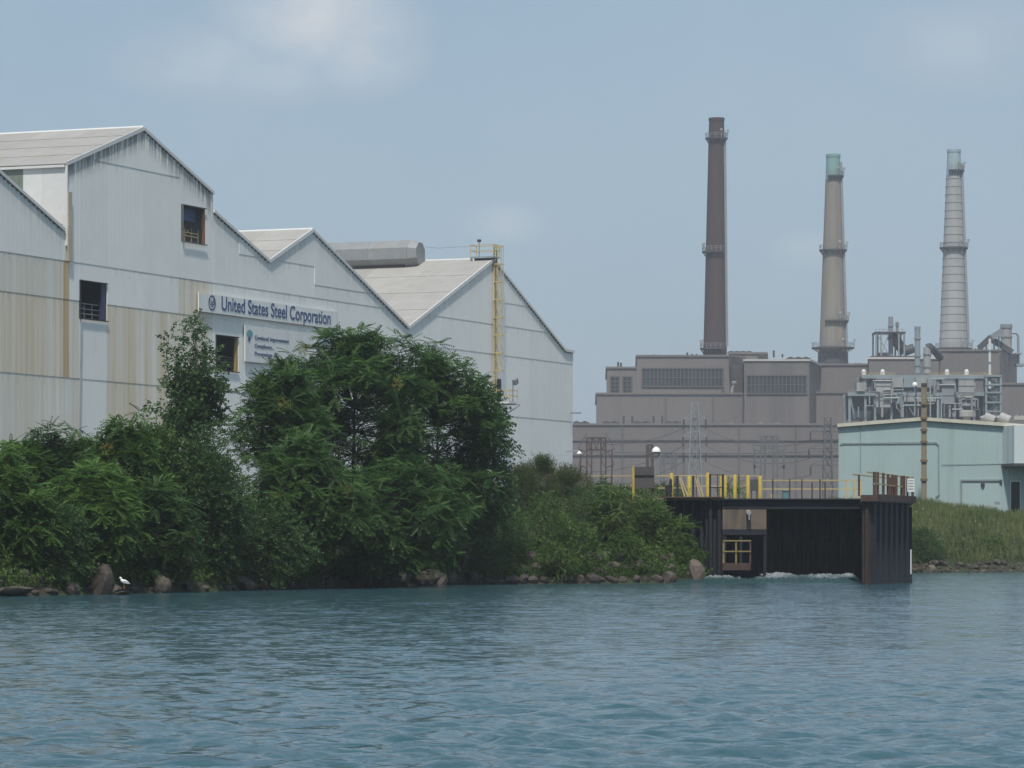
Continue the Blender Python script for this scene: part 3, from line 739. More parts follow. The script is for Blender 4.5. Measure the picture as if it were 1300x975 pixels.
def plant_window(parent, x0, x1, y0, y1, Y, npane, rows=2, lab=None):
    X0, X1, Z0, Z1 = XP(x0, Y), XP(x1, Y), ZP(y1, Y), ZP(y0, Y)
    fr = MB()
    for (a, b_) in (((X0 - .25, Z1), (X1 + .25, Z1 + .35)), ((X0 - .25, Z0 - .35), (X1 + .25, Z0)), ((X0 - .3, Z0), (X0, Z1)), ((X1, Z0), (X1 + .3, Z1))):
        fr.box((a[0], Y - .35, a[1]), (b_[0], Y - .02, b_[1]))
    w = fr.build('window', M_MULLION, parent)
    dx = (X1 - X0) / npane
    for i in range(npane):
        MB().box((X0 + i * dx + .1, Y - .12, Z0), (X0 + (i + 1) * dx - .1, Y - .01, Z1)).build('pane', M_GLASSDARK, w)
    mu = MB()
    for i in range(1, npane): mu.box((X0 + i * dx - .10, Y - .30, Z0), (X0 + i * dx + .10, Y - .015, Z1))
    for k in range(1, rows): 
        z = Z0 + (Z1 - Z0) * k / rows; mu.box((X0, Y - .26, z - .1), (X1, Y - .015, z + .1))
    mu.build('mullions', M_MULLION, w)['kind'] = 'stuff'
    return w
plant_window(b2_, 775.5, 785.5, 479, 500.5 - 1, 992, 2, 4); plant_window(b2_, 791, 801.5, 479, 499.5, 992, 2, 4)
plant_window(b3_, 815.5, 917.5, 468.5, 490, 991, 21, 2)
plant_window(b5_, 948.5, 1023.5, 477.5, 499, 972, 15, 2)
mb = MB(); mb.box((XP(925.5, 990), 989.2, ZP(466, 990)), (XP(928.5, 990), 990.4, ZP(451, 990))); mb.build('downpipe', M_STEELDARK, plant)
for y_ in (558, 577): MB().box((XP(722.5, 960), 959.6, ZP(y_, 960) - .25), (XP(1120, 960), 959.99, ZP(y_, 960) + .25)).build('belt_course', M_CLAD2, hall)
for x_ in (790, 868, 938, 1010): MB().box((XP(x_, 960) - .2, 959.5, 4), (XP(x_, 960) + .2, 959.98, ZP(541, 960))).build('downpipe', M_MULLION, hall)
for x_ in (845, 905): MB().box((XP(x_, 985) - .18, 984.6, ZP(539, 985)), (XP(x_, 985) + .18, 984.98, ZP(502, 985))).build('downpipe', M_MULLION, b1_)
# roof-top gear
def roofbox(parent, x0, x1, y0, y1, Y, dy, material, name):
    return MB().box((XP(x0, Y), Y, ZP(y1, Y)), (XP(x1, Y), Y + dy, ZP(y0, Y))).build(name, material, parent)
def roofvent(parent, x0, x1, y0, y1, Y, dy=5):
    mb = MB(); X0, X1, Z0, Z1 = XP(x0, Y), XP(x1, Y), ZP(y1, Y), ZP(y0, Y); h = Z1 - Z0
    mb.box((X0 + .6, Y + .6, Z0), (X1 - .6, Y + dy - .6, Z0 + .45 * h))
    mb.plan([(X0, Y), (X1, Y), (X1, Y + dy), (X0, Y + dy)], Z0 + .45 * h, Z0 + .8 * h)
    k = int((X1 - X0) / 1.6)
    for i in range(k): 
        xx = X0 + (i + .2) * (X1 - X0) / k; mb.box((xx, Y + .3, Z0 + .8 * h), (xx + 1.0, Y + dy - .3, Z1))
    return mb.build('roof_ventilator', M_STEELDARK, parent)
for x0, x1 in ((728, 748), (766, 786), (805, 826), (845, 865)): roofvent(hall, x0, x1, 534.5, 540.5, 962)
for x0, x1 in ((924, 931), (962, 969), (983, 991)): roofbox(hall, x0, x1, 536.8, 540, 962, 4, M_PANELGREY, 'roof_box')
roofvent(b4_, 925, 955, 445.5, 449, 1002, 6); roofbox(b4_, 962, 973, 449, 452, 999, 6, M_STEELDARK, 'roof_box')
roofvent(b5_, 1000, 1029, 453, 458, 976, 6)
for x, y0, y1, Y in ((785, 459, 468, 993), (788.5, 460, 468, 993), (831, 449.5, 453, 994), (849, 450, 453, 994), (859, 451, 453, 994), (873, 447, 453, 994), (879, 449, 453, 994), (885, 449, 453, 994),
                     (983, 444.5, 452, 1010), (994, 449, 452, 1010), (1087, 460.5, 464, 1003), (1092, 460.5, 464, 1003), (1239, 442, 446, 990), (1243, 442, 446, 990),
                     (792, 528, 540, 975), (803, 528, 540, 975), (830, 528, 540, 975), (841, 528, 540, 975)):
    MB().tube((XP(x, Y), Y + 2, ZP(y1, Y) - .3), (XP(x, Y), Y + 2, ZP(y0, Y)), .28, n=8).build('vent_pipe', M_STEELDARK, plant)
# pale dish and pipe bend on the shoulder roof
mb = MB(); mb.path([(XP(929, 988), 988, ZP(500, 988)), (XP(930, 988), 988, ZP(492, 988)), (XP(933, 988), 988, ZP(488, 988))], .45); mb.lathe((XP(932, 988), 988, ZP(489, 988)), [(.2, 0), (.8, .4), (.9, .9), (.3, 1.1)], 10); mb.build('roof_pipe', M_PANELGREY, plant)
roofbox(plant, 916.5, 920, 495, 500.5, 986.5, 2, M_STEELDARK, 'roof_box')
# soot patch is a projecting dirty duct cover
o = block('link_wall', [(1270, 984), (1292, 1000), (1292, 1020), (1270, 1020)], 500, M_CLAD, False)

def chimney(label, x_mid0, w0, y0, x_mid1, w1, y1, Y, material, cap_y=None, cap_m=None, rings=(), bands=0, ladder_side=1, base_dark=None):
    X0, X1, Z0, Z1 = XP(x_mid0, Y), XP(x_mid1, Y), ZP(y0, Y), ZP(y1, Y)
    k = Y / FPX; zb = 40.0
    t = thing('chimney', (X0, Y, zb), label, 'chimney', 'power plant chimneys')
    def rad(z): return (w0 + (w1 - w0) * (z - Z0) / (Z1 - Z0)) * k / 2
    def xm(z): return X0 + (X1 - X0) * (z - Z0) / (Z1 - Z0)
    zc = ZP(cap_y, Y) if cap_y else Z1
    def shell(za, zz, mt, name, nseg, f=1.0):
        mb = MB(); prof = []
        mb_ = []
        for i in range(nseg + 1):
            z = za + (zz - za) * i / nseg; mb_.append((xm(z), rad(z) * f, z))
        n_ = 28
        vs = [(x + r * math.cos(2*math.pi*j/n_), Y + r * math.sin(2*math.pi*j/n_), z) for x, r, z in mb_ for j in range(n_)]
        fs = [(a*n_ + j, a*n_ + (j+1) % n_, (a+1)*n_ + (j+1) % n_, (a+1)*n_ + j) for a in range(nseg) for j in range(n_)]
        fs += [tuple(range(n_-1, -1, -1)), tuple(range(nseg*n_, nseg*n_ + n_))]
        mb.add(vs, fs); return mb.build(name, mt, t, smooth=True)
    shell(zb, zc, material, 'shaft', 8)
    if cap_m: shell(zc, Z1, cap_m, 'cap', 2, .985)
    mb = MB(); mb.lathe((xm(Z1), Y, Z1), [(rad(Z1) * 1.06, -.6), (rad(Z1) * 1.06, .25), (rad(Z1) * .8, .25)], 24); mb.build('rim', cap_m or material, t, smooth=True)
    for i in range(bands):
        z = ZP(435, Y) + (ZP(cap_y or y1, Y) - ZP(435, Y)) * (i + .5) / bands
        mb = MB(); mb.lathe((xm(z), Y, z), [(rad(z) + .02, -.14), (rad(z) + .10, -.10), (rad(z) + .10, .10), (rad(z) + .02, .14)], 28, cap=False); mb.build('band', mat('band_grey', (.29, .29, .285), .8), t)
    for (yr, ext, side) in rings:
        z = ZP(yr, Y); r = rad(z); full = side == 0
        a0, a1 = (0, 2*math.pi) if full else ((-.7 * math.pi, .45 * math.pi) if side > 0 else (.55 * math.pi, 1.7 * math.pi))
        n_ = 22; mb = MB(); rl = MB()
        for i in range(n_):
            t0, t1 = a0 + (a1 - a0) * i / n_, a0 + (a1 - a0) * (i + 1) / n_
            pp = lambda rr, tt, zz: (xm(z) + rr * math.cos(tt), Y + rr * math.sin(tt), zz)
            mb.prism([pp(r + .02, t0, z), pp(r + ext, t0, z), pp(r + ext, t1, z), pp(r + .02, t1, z)], (0, 0, -.45))
            rl.bar(pp(r + ext - .1, t0, z + 1.3), pp(r + ext - .1, t1, z + 1.3), .12); rl.bar(pp(r + ext - .1, t0, z + .7), pp(r + ext - .1, t1, z + .7), .1)
            if i % 2 == 0:
                rl.bar(pp(r + ext - .1, t0, z), pp(r + ext - .1, t0, z + 1.35), .12); mb.bar(pp(r + ext - .15, t0, z - .3), pp(r, t0, z - 1.6), .18)
        g = mb.build('gallery', M_STEELDARK, t); rl.build('gallery_rail', M_STEELMID, g)
        for tt in ((.2, 1.2) if side >= 0 else (2.6, 3.6)):
            lm = MB(); lm.bar(pp(r + ext, -tt, z), pp(r + ext + .1, -tt, z + 2.0), .15); lm.obox(pp(r + ext + .1, -tt, z + 2.1), (.35, 0, 0), (0, .35, 0), (0, 0, .3)); lm.build('warning_lamp', M_PANELGREY, g)
    lad = MB(); ang = -.45 if ladder_side > 0 else math.pi + .45
    zz = max(zb, ZP(440, Y))
    pts = []
    while zz < Z1 - 1:
        pts.append((xm(zz) + (rad(zz) + .35) * math.cos(ang), Y + (rad(zz) + .35) * math.sin(ang), zz)); zz += 3.0
    for a, b_ in zip(pts[:-1], pts[1:]): lad.bar(a, b_, .7, .25)
    lad.build('cage_ladder', M_STEELMID if not bands else M_STEELMID, t)
    if base_dark:
        mb = MB(); z = ZP(base_dark, Y); mb.lathe((xm(z), Y, 42), [(rad(42) + .35, 0), (rad(z) + .35, z - 42)], 28); mb.build('base_sleeve', M_STEELDARK, t)
    return t
chimney('dark brown brick chimney, the tallest and darkest of the three', 907.8, 30, 450, 909.7, 19.2, 151, 1040, M_BRICK, 158, M_BRICK,
        rings=((175, 1.0, 0), (319, 1.1, -1), (442, 1.0, -1)), ladder_side=1)
chimney('tan concrete chimney with a green copper coloured top beside the precipitator pipework', 1057.5, 34.5, 440, 1057.8, 17.5, 197, 1040, M_CONC_TAN, 228, M_COPPER,
        rings=((223, .9, 1), (317, 1.1, 0), (407, .9, 1), (441, 2.3, 0)), ladder_side=1, base_dark=447)
chimney('pale grey banded chimney with a blue-grey top', 1210.8, 37, 443, 1211, 16.8, 191, 1045, M_CONC_GREY, 222, M_BLUECAP,
        rings=((216, .9, 1), (314, 1.1, 0), (442, 1.2, 0)), bands=21, ladder_side=1)
# ------------------------------------------------------------------ process equipment beside the plant
YE = 930.0
def X_(px): return XP(px, YE)
def Z_(py): return ZP(py, YE)
GE = 4.0
proc = thing('steel_process_structure', (X_(1170), YE, GE), 'open pale blue steel frame full of grey ducts, hoppers and pipes above the teal building', 'industrial plant')
def pbox(name, x0, x1, y0, y1, mt, dy0=0, dy1=10, parent=None):
    return MB().box((X_(x0), YE + dy0, Z_(y1)), (X_(x1), YE + dy1, Z_(y0))).build(name, mt, parent or proc)
for x in (1078.5, 1098.5, 1111, 1131.5, 1146, 1161.5, 1191, 1212, 1237):
    for dy in (0, 12):
        top = 500 if x < 1090 else 478
        MB().box((X_(x) - .3, YE + dy - .3, GE), (X_(x) + .3, YE + dy + .3, Z_(top))).build('column', M_STEELBLUE, proc)
for (y, x0, x1) in ((478, 1094, 1268), (500, 1076, 1270)):
    for dy in (-.5, 12.5):
        MB().box((X_(x0), YE + dy - .35, Z_(y) - .55), (X_(x1), YE + dy + .35, Z_(y) + .35)).build('beam', M_STEELBLUE, proc)
MB().box((X_(1096), YE + .4, Z_(478)), (X_(1266), YE + 12, Z_(478) + .3)).build('roof_deck', M_STEELMID, proc)
MB().box((X_(1078), YE + .4, Z_(500.5)), (X_(1268), YE + 12, Z_(500.5) + .3)).build('floor_deck', M_STEELMID, proc)
MB().bar((X_(1079), YE - .3, Z_(503)), (X_(1085), YE - .3, Z_(531)), .35).build('brace', M_STEELBLUE, proc)
for a, b in ((1131, 1146), (1146, 1161), (1191, 1212), (1212, 1237)):
    mb = MB(); mb.bar((X_(a), YE, Z_(503)), (X_(b), YE, Z_(529)), .25); mb.build('brace', M_STEELMID, proc)
def hopper(x0, x1, y0, y1, ybot, mt, dy0=-1.4, dy1=8, doors=0):
    X0, X1, Z0, Z1 = X_(x0), X_(x1), Z_(y1), Z_(y0)
    mb = MB(); mb.box((X0, YE + dy0, Z0), (X1, YE + dy1, Z1))
    xm = (X0 + X1) / 2; ym = YE + (dy0 + dy1) / 2; w = (X1 - X0)
    zb = Z_(ybot)
    mb.add([(X0, YE+dy0, Z0-.02), (X1, YE+dy0, Z0-.02), (X1, YE+dy1, Z0-.02), (X0, YE+dy1, Z0-.02), (xm-.15*w, ym-.8, zb), (xm+.15*w, ym-.8, zb), (xm+.15*w, ym+.8, zb), (xm-.15*w, ym+.8, zb)],
           [(0,1,2,3), (4,7,6,5), (0,4,5,1), (1,5,6,2), (2,6,7,3), (3,7,4,0)])
    h = mb.build('hopper', mt, proc)
    rb = MB(); k = int((Z1 - Z0) / 1.6)
    for i in range(k + 1): rb.box((X0 - .12, YE + dy0 - .14, Z0 + i * (Z1-Z0) / k - .1), (X1 + .12, YE + dy0 - .003, Z0 + i * (Z1-Z0) / k + .1))
    rb.build('stiffener', M_STEELMID, h)
    for i in range(doors):
        cxx = X0 + w * (.3 + .4 * i); MB().box((cxx - .18*w, YE + dy0 - .2, Z0 + .12*(Z1-Z0)), (cxx + .12*w, YE + dy0 - .16, Z0 + .22*(Z1-Z0))).build('hatch', M_BLACK, h)
    return h
hopper(1111.5, 1130, 481, 517, 526, M_PANELGREY)
hopper(1195, 1211, 481.5, 512, 524, M_STEELMID, doors=0)
hopper(1216, 1236, 481.5, 515, 527, M_PANELGREY, doors=2)
for i, (x0, x1) in enumerate(((1131.5, 1146), (1146.5, 1161), (1161.5, 1176), (1176.5, 1188))):
    pbox('duct_panel', x0 + .2, x1 - .2, 480, 492, (M_PANELGREY, M_STEELBLUE)[i % 2], -1.2 + .1 * (i % 2), 8)
    pbox('duct_panel', x0 + .2, x1 - .2, 493, 499, M_STEELDARK, 2, 8)
    pbox('duct_panel', x0 + .6, x1 - .6, 503.5, 510, M_PANELGREY, -1.1, 8)
pbox('fan_housing', 1087, 1097.5, 486, 497, M_PANELGREY, -1.3, 6); pbox('fan_housing', 1099, 1108, 486, 499, M_STEELMID, 2, 8)
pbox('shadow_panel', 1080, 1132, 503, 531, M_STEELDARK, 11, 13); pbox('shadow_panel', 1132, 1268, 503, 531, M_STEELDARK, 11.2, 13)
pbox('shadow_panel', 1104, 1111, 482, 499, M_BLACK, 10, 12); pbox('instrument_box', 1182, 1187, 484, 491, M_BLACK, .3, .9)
pbox('switch_house', 1085, 1107, 521, 531, M_STEELMID, 3, 8); pbox('switch_house', 1193, 1209, 517, 531, M_STEELMID, 4, 9)
# tangle of pipe runs between the hoppers
pr = random.Random(3)
for i in range(34):
    x0 = pr.uniform(1082, 1245); y0 = pr.uniform(482, 526); dy = pr.uniform(-2.4, -1.5); rr = pr.choice((.14, .2, .3))
    mt = pr.choice((M_STEELMID, M_STEELDARK, M_PANELGREY, M_STEELBLUE))
    L = pr.uniform(6, 26); mb = MB()
    p0 = (X_(x0), YE + dy, Z_(y0)); p1 = (X_(x0 + L), YE + dy, Z_(y0))
    if i % 3 == 0: mb.path([p0, p1, (X_(x0 + L), YE + dy, Z_(min(530, y0 + pr.uniform(6, 24))))], rr)
    elif i % 3 == 1: mb.path([p0, (X_(x0), YE + dy, Z_(min(530, y0 + pr.uniform(8, 34))))], rr)
    else: mb.path([(X_(x0), YE + dy, Z_(530)), p0, (X_(x0 + 2), YE + dy, Z_(y0 - 1.5)), (X_(x0 + L), YE + dy, Z_(y0 - 1.5))], rr)
    mb.build('pipe', mt, proc)
# handrails and small white domes on the roof deck
for y0, x0, x1, mt in ((474, 1094, 1136, M_PALEYEL), (474, 1180, 1260, M_PALEYEL), (495.5, 1078, 1268, M_STEELMID)):
    mb = MB(); z = Z_(y0)
    mb.bar((X_(x0), YE - .4, z + .1), (X_(x1), YE - .4, z + .1), .12); mb.bar((X_(x0), YE - .4, z - .4), (X_(x1), YE - .4, z - .4), .1)
    xx = X_(x0)
    while xx <= X_(x1): mb.bar((xx, YE - .4, z - 1.0), (xx, YE - .4, z + .15), .12); xx += 1.8
    mb.build('handrail', mt, proc)
for x in (1098, 1122, 1204, 1229):
    MB().lathe((X_(x), YE + 3, Z_(477.6)), [(.4, 0), (.6, .3), (.6, 1.4), (.35, 1.9), (.05, 2.0)], 12).build('vent_dome', M_TRIM, proc)
# access tower of open landings
acc_t = thing('access_tower', (X_(1259), YE - 2, GE), 'narrow open steel stair tower with five landings beside the pale hoppers', 'stair tower')
for x in (1250, 1268.5):
    for dy in (-3, 1): MB().box((X_(x) - .25, YE + dy - .25, GE), (X_(x) + .25, YE + dy + .25, Z_(478))).build('column', M_STEELBLUE, acc_t)
for y in (479, 490, 500, 512.5, 524):
    MB().box((X_(1249), YE - 3.4, Z_(y)), (X_(1269.5), YE + 1.3, Z_(y) + .45)).build('landing', M_STEELBLUE, acc_t)
for ya, yb, f in ((479, 490, 1), (490, 500, 0), (500, 512.5, 1), (512.5, 524, 0)):
    a, b = (1252, 1266) if f else (1266, 1252)
    MB().bar((X_(a), YE - 1, Z_(ya)), (X_(b), YE - 1, Z_(yb)), .5, .8).build('stair_flight', M_STEELMID, acc_t)
MB().box((X_(1252.5), YE - 3.6, Z_(497)), (X_(1255), YE - 3.42, Z_(494))).build('sign_plate', M_BLACK, acc_t)
# free-standing stacks and vessels
def stack(label, x, w, y0, y1, Y, mt, collars=(), name='exhaust_stack', cat='stack', top=None):
    k = Y / FPX; t = thing(name, (XP(x, Y), Y, ZP(y0, Y)), label, cat)
    r = w * k / 2
    MB().lathe((XP(x, Y), Y, 0), [(r, ZP(y0, Y)), (r, ZP(y1, Y))], 18).build('shell', mt, t, smooth=True)
    for y in collars: MB().lathe((XP(x, Y), Y, ZP(y, Y)), [(r + .02, -.2), (r + .22, -.15), (r + .22, .2), (r + .02, .25)], 18, cap=False).build('collar', M_STEELMID, t)
    if top: MB().lathe((XP(x, Y), Y, ZP(y1, Y)), [(r * 1.1, -.4), (r * 1.1, .3)], 18).build('rim', top, t)
    return t
stack('slim pale teal exhaust stack rising in front of the precipitator house', 1164.8, 7.2, 474, 416, 940, M_STEELBLUE, (430, 452, 464), top=M_STEELMID)
sc = stack('short fat grey duct riser with a bent top beside the slim pale stack', 1177, 9.5, 474, 441, 944, M_PANELGREY, (450, 466), 'duct_riser', 'duct')
mb = MB(); mb.path([(XP(1177, 944), 944, ZP(441.5, 944)), (XP(1180, 944), 944, ZP(440, 944)), (XP(1190, 944), 948, ZP(446, 944)), (XP(1198, 944), 952, ZP(452, 944))], 1.0, 12); mb.build('elbow', M_STEELDARK, sc, smooth=True)
uf = thing('roof_top_frame', (XP(1130, 985), 985, ZP(455, 985)), 'dark steel frame with a diagonal duct on the roof of the precipitator house', 'steel frame')
YU = 984.0
mb = MB()
for x in (1112.5, 1118.5, 1141, 1148):
    for dy in (0, 9): MB().box((XP(x, YU) - .22, YU + dy - .22, ZP(456, YU)), (XP(x, YU) + .22, YU + dy + .22, ZP(421, YU))).build('column', M_STEELMID, uf)
MB().box((XP(1111, YU), YU - .4, ZP(422.5, YU)), (XP(1150, YU), YU + 9.5, ZP(421, YU))).build('top_deck', M_STEELDARK, uf)
MB().box((XP(1106, YU), YU - 1, ZP(455.7, YU)), (XP(1162, YU), YU + 9.6, ZP(452, YU))).build('base_deck', M_STEELDARK, uf)
mb = MB(); mb.bar((XP(1113, YU), YU, ZP(423, YU)), (XP(1128, YU), YU, ZP(450, YU)), .25); mb.bar((XP(1128, YU), YU, ZP(424, YU)), (XP(1119, YU), YU, ZP(450, YU)), .2); mb.build('brace', M_STEELMID, uf)
MB().tube((XP(1133, YU), YU + 4, ZP(424, YU)), (XP(1151, YU), YU + 4, ZP(446, YU)), 1.5, n=12).build('diagonal_duct', M_STEELDARK, uf, smooth=True)
MB().box((XP(1117, YU), YU + 2, ZP(452.4, YU)), (XP(1129, YU), YU + 7, ZP(447, YU))).build('fan_box', M_STEELDARK, uf)
MB().tube((XP(1148, YU), YU + 3, ZP(446, YU)), (XP(1162, YU), YU + 3, ZP(441, YU)), 1.3, n=12).build('duct', M_STEELDARK, uf, smooth=True)
mb = MB(); mb.bar((XP(1111, YU), YU - .3, ZP(418, YU)), (XP(1150, YU), YU - .3, ZP(418, YU)), .12)
for x in range(1111, 1151, 5): mb.bar((XP(x, YU), YU - .3, ZP(421, YU)), (XP(x, YU), YU - .3, ZP(418, YU)), .12)
mb.build('handrail', M_STEELMID, uf)
stack('tall grey flue standing inside the dark roof-top frame', 1130.8, 6.0, 452, 402, YU + 3.5, M_STEELMID, (414, 431), 'flue', 'stack')
stack('thin dark vent pipe beside the grey flue on the roof-top frame', 1139, 3.0, 421, 408.5, YU + 5, M_STEELMID, (411, 414), 'vent_stack', 'stack')
v = stack('tan cylindrical vessel standing on the new boiler house roof', 1277.5, 14, 446, 413, 1000, M_PANELGREY, (416, 428), 'storage_silo', 'silo', top=M_STEELMID)
mb = MB(); mb.path([(XP(1284, 1000), 1000, ZP(423, 1000)), (XP(1290, 1000), 1000, ZP(423, 1000)), (XP(1292.5, 1000), 1000, ZP(426, 1000)), (XP(1293, 1000), 1000, ZP(462, 1000))], .35); mb.build('outlet_pipe', M_STEELMID, v)
MB().box((XP(1289, 1000), 998, ZP(465, 1000)), (XP(1300, 1000), 1003, ZP(462, 1000))).build('landing', M_STEELMID, v)
MB().box((XP(1288, 1000), 998, ZP(450, 1000)), (XP(1296, 1000), 1002, ZP(448.4, 1000))).build('landing', M_STEELMID, v)
cv = thing('conveyor', (XP(1255, 990), 990, ZP(446, 990)), 'dark covered conveyor climbing to the tan vessel on the roof', 'conveyor')
MB().bar((XP(1243, 990), 990, ZP(442, 990)), (XP(1258, 990), 990, ZP(428, 990)), 2.0, 1.6).build('gallery', M_STEELDARK, cv)
MB().bar((XP(1258, 990), 990, ZP(429, 990)), (XP(1272, 990), 990, ZP(420, 990)), 1.8, 1.6).build('gallery', M_STEELMID, cv)
MB().bar((XP(1260, 992), 992, ZP(431, 990)), (XP(1285, 992), 992, ZP(447, 990)), 1.6, 1.6).build('chute', M_STEELDARK, cv)
mb = MB()
for x, y in ((1247, 440), (1252, 435), (1262, 428), (1268, 424)): mb.bar((XP(x, 991), 991, ZP(446.3, 990)), (XP(x, 991), 991, ZP(y, 990)), .4)
mb.build('trestle', M_STEELMID, cv)
stack('slim white pipe column against the new boiler house wall', 1256.5, 3.4, 500, 430, 978, M_TRIM, (445, 460), 'pipe_column', 'pipe')

# ------------------------------------------------------------------ switchyard: lattice towers, portals, wires
def lattice(mb, x, y, z0, z1, w0, w1, n, t):
    """four-legged braced mast"""
    def cor(f): w = (w0 + (w1 - w0) * f) / 2; z = z0 + (z1 - z0) * f; return [Vector((x + sx * w, y + sy * w, z)) for sx, sy in ((-1,-1),(1,-1),(1,1),(-1,1))]
    leg, br = mb
    for i in range(n):
        a, b = cor(i / n), cor((i + 1) / n)
        for k in range(4):
            leg.bar(a[k], b[k], t); j = (k + 1) % 4
            br.bar(a[k], b[j], t * .6); br.bar(a[j], b[k], t * .6); br.bar(b[k], b[j], t * .6)
def pylon(label, px, y0, y1, Y, w0, w1, arms, mt, name='transmission_tower', group=None):
    x = XP(px, Y); z1 = ZP(y1, Y); z0 = 4.0
    t = thing(name, (x, Y, z0), label, 'transmission tower', group)
    leg, br = MB(), MB(); k = Y / FPX
    zb = ZP(y0, Y)
    lattice((leg, br), x, Y, z0, z1, w0 * k, w1 * k, 9, .20)
    leg.build('legs', mt, t)['kind'] = 'stuff'; br.build('bracing', mt, t)['kind'] = 'stuff'
    tips = []
    for ya, half in arms:
        z = ZP(ya, Y); a = MB(); h = half * k
        for s in (-1, 1):
            a.bar((x, Y - .5, z), (x + s * h, Y, z + .1), .20); a.bar((x, Y + .5, z), (x + s * h, Y, z + .1), .20); a.bar((x, Y, z + 1.5), (x + s * h, Y, z + .15), .16)
            tips.append((x + s * h, Y, z - 1.9))
        c = a.build('crossarm', mt, t)
        for s in (-1, 1):
            MB().lathe((x + s * h, Y, z - 1.9), [(.05, 0), (.16, .1), (.16, 1.7), (.05, 2.0)], 6).build('insulator', M_STEELDARK, c)
    return t, tips
p1, tips1 = pylon('pale lattice tower with three crossarms in front of the plant wall', 882, 634, 511, 700, 22, 8, ((532, 14), (554, 15), (574, 14)), M_STEELMID)
p2, tips2 = pylon('dark lattice tower standing against the end of the teal building', 1051, 634, 530, 690, 15, 8, ((548, 22), (570, 24), (591, 22)), M_LATTICE)
def portal(label, x0, x1, y0, y1, Y, mt, arms=True):
    t = thing('switchyard_portal', (XP((x0 + x1) / 2, Y), Y, 4.0), label, 'portal frame', 'switchyard portals')
    for x in (x0, x0 + (x1 - x0) * .25, x1 - (x1 - x0) * .25, x1):
        MB().box((XP(x, Y) - .16, Y - .16, 4.0), (XP(x, Y) + .16, Y + .16, ZP(y1, Y))).build('leg', mt, t)
    br = MB(); n = 9
    zz = [4 + (ZP(y1, Y) - 4) * i / n for i in range(n + 1)]
    for pa, pb in ((x0, x0 + (x1-x0)*.25), (x1 - (x1-x0)*.25, x1)):
        for i in range(n): 
            a, b = (pa, pb) if i % 2 else (pb, pa)
            br.bar((XP(a, Y), Y, zz[i]), (XP(b, Y), Y, zz[i+1]), .12)
    br.build('bracing', mt, t)['kind'] = 'stuff'
    b = MB(); z = ZP(y1, Y)
    b.bar((XP(x0, Y), Y, z), (XP(x1, Y), Y, z), .3); b.bar((XP(x0, Y), Y, z - 2.2), (XP(x1, Y), Y, z - 2.2), .3)
    m_ = 6
    for i in range(m_): b.bar((XP(x0 + (x1-x0) * i / m_, Y), Y, z - (2.2 if i % 2 else 0)), (XP(x0 + (x1-x0) * (i+1) / m_, Y), Y, z - (0 if i % 2 else 2.2)), .18)
    b.build('truss', mt, t)
    if arms:
        for ya in (574, 594):
            a = MB(); zz_ = ZP(ya, Y)
            for s, xx in ((-1, x0), (1, x1)):
                a.bar((XP(xx, Y), Y, zz_), (XP(xx + s * 11, Y), Y, zz_ + .6), .22); a.bar((XP(xx + s*8, Y), Y, zz_ + .4), (XP(xx + s*8, Y), Y, zz_ - 3.0), .3)
                a.bar((XP(xx, Y), Y, zz_ + 3.5), (XP(xx + s * 11, Y), Y, zz_ + .7), .12)
            a.build('crossarm', mt, t)
    return t
portal('rust-brown portal frame of two lattice legs close to the white mill end', 745, 769, 640, 556, 660, M_RUSTSTEEL)
portal('grey portal frame of two lattice legs behind the yellow bollards', 966, 987, 640, 554, 650, M_LATTICE)
portal('lower grey portal frame behind the lamp with the white shade', 838, 858, 640, 575, 720, M_LATTICE, False)
portal('narrow rust-brown portal frame directly behind the grey board', 821, 829, 640, 565, 690, M_RUSTSTEEL, False)
def wire(a, b, sag, label, r=.06):
    a, b = Vector(a), Vector(b); pts = []
    for i in range(15):
        f = i / 14; p = a.lerp(b, f); p.z -= sag * 4 * f * (1 - f); pts.append(p)
    return tag(MB().path(pts, r, 4).build('power_line', M_WIRE, None, origin=a), label, 'power line', 'power lines across the switchyard')
WL = 'thin grey power line sagging across the plant front'
for i in (0, 2, 4): wire(tips1[i+1], tips2[i], 2.0, WL)
for i in (0, 2, 4): wire(tips1[i], (XP(712, 700), 705, tips1[i][2] - 4.5 + (3.0 if i == 0 else 0)), 2.2, WL)
for i in (1, 3, 5): wire(tips2[i], (XP(1130, 690), 700, tips2[i][2] + 1.0), .8, WL)
wire((XP(723, 930), 930, ZP(545, 930)), (XP(748, 660), 660, ZP(556, 660)), 1.0, WL)
for y0, y1 in ((559, 556), (572, 571)): wire((XP(715, 640), 640, ZP(y0, 640)), (XP(1100, 640), 640, ZP(y1, 640)), .6, WL)

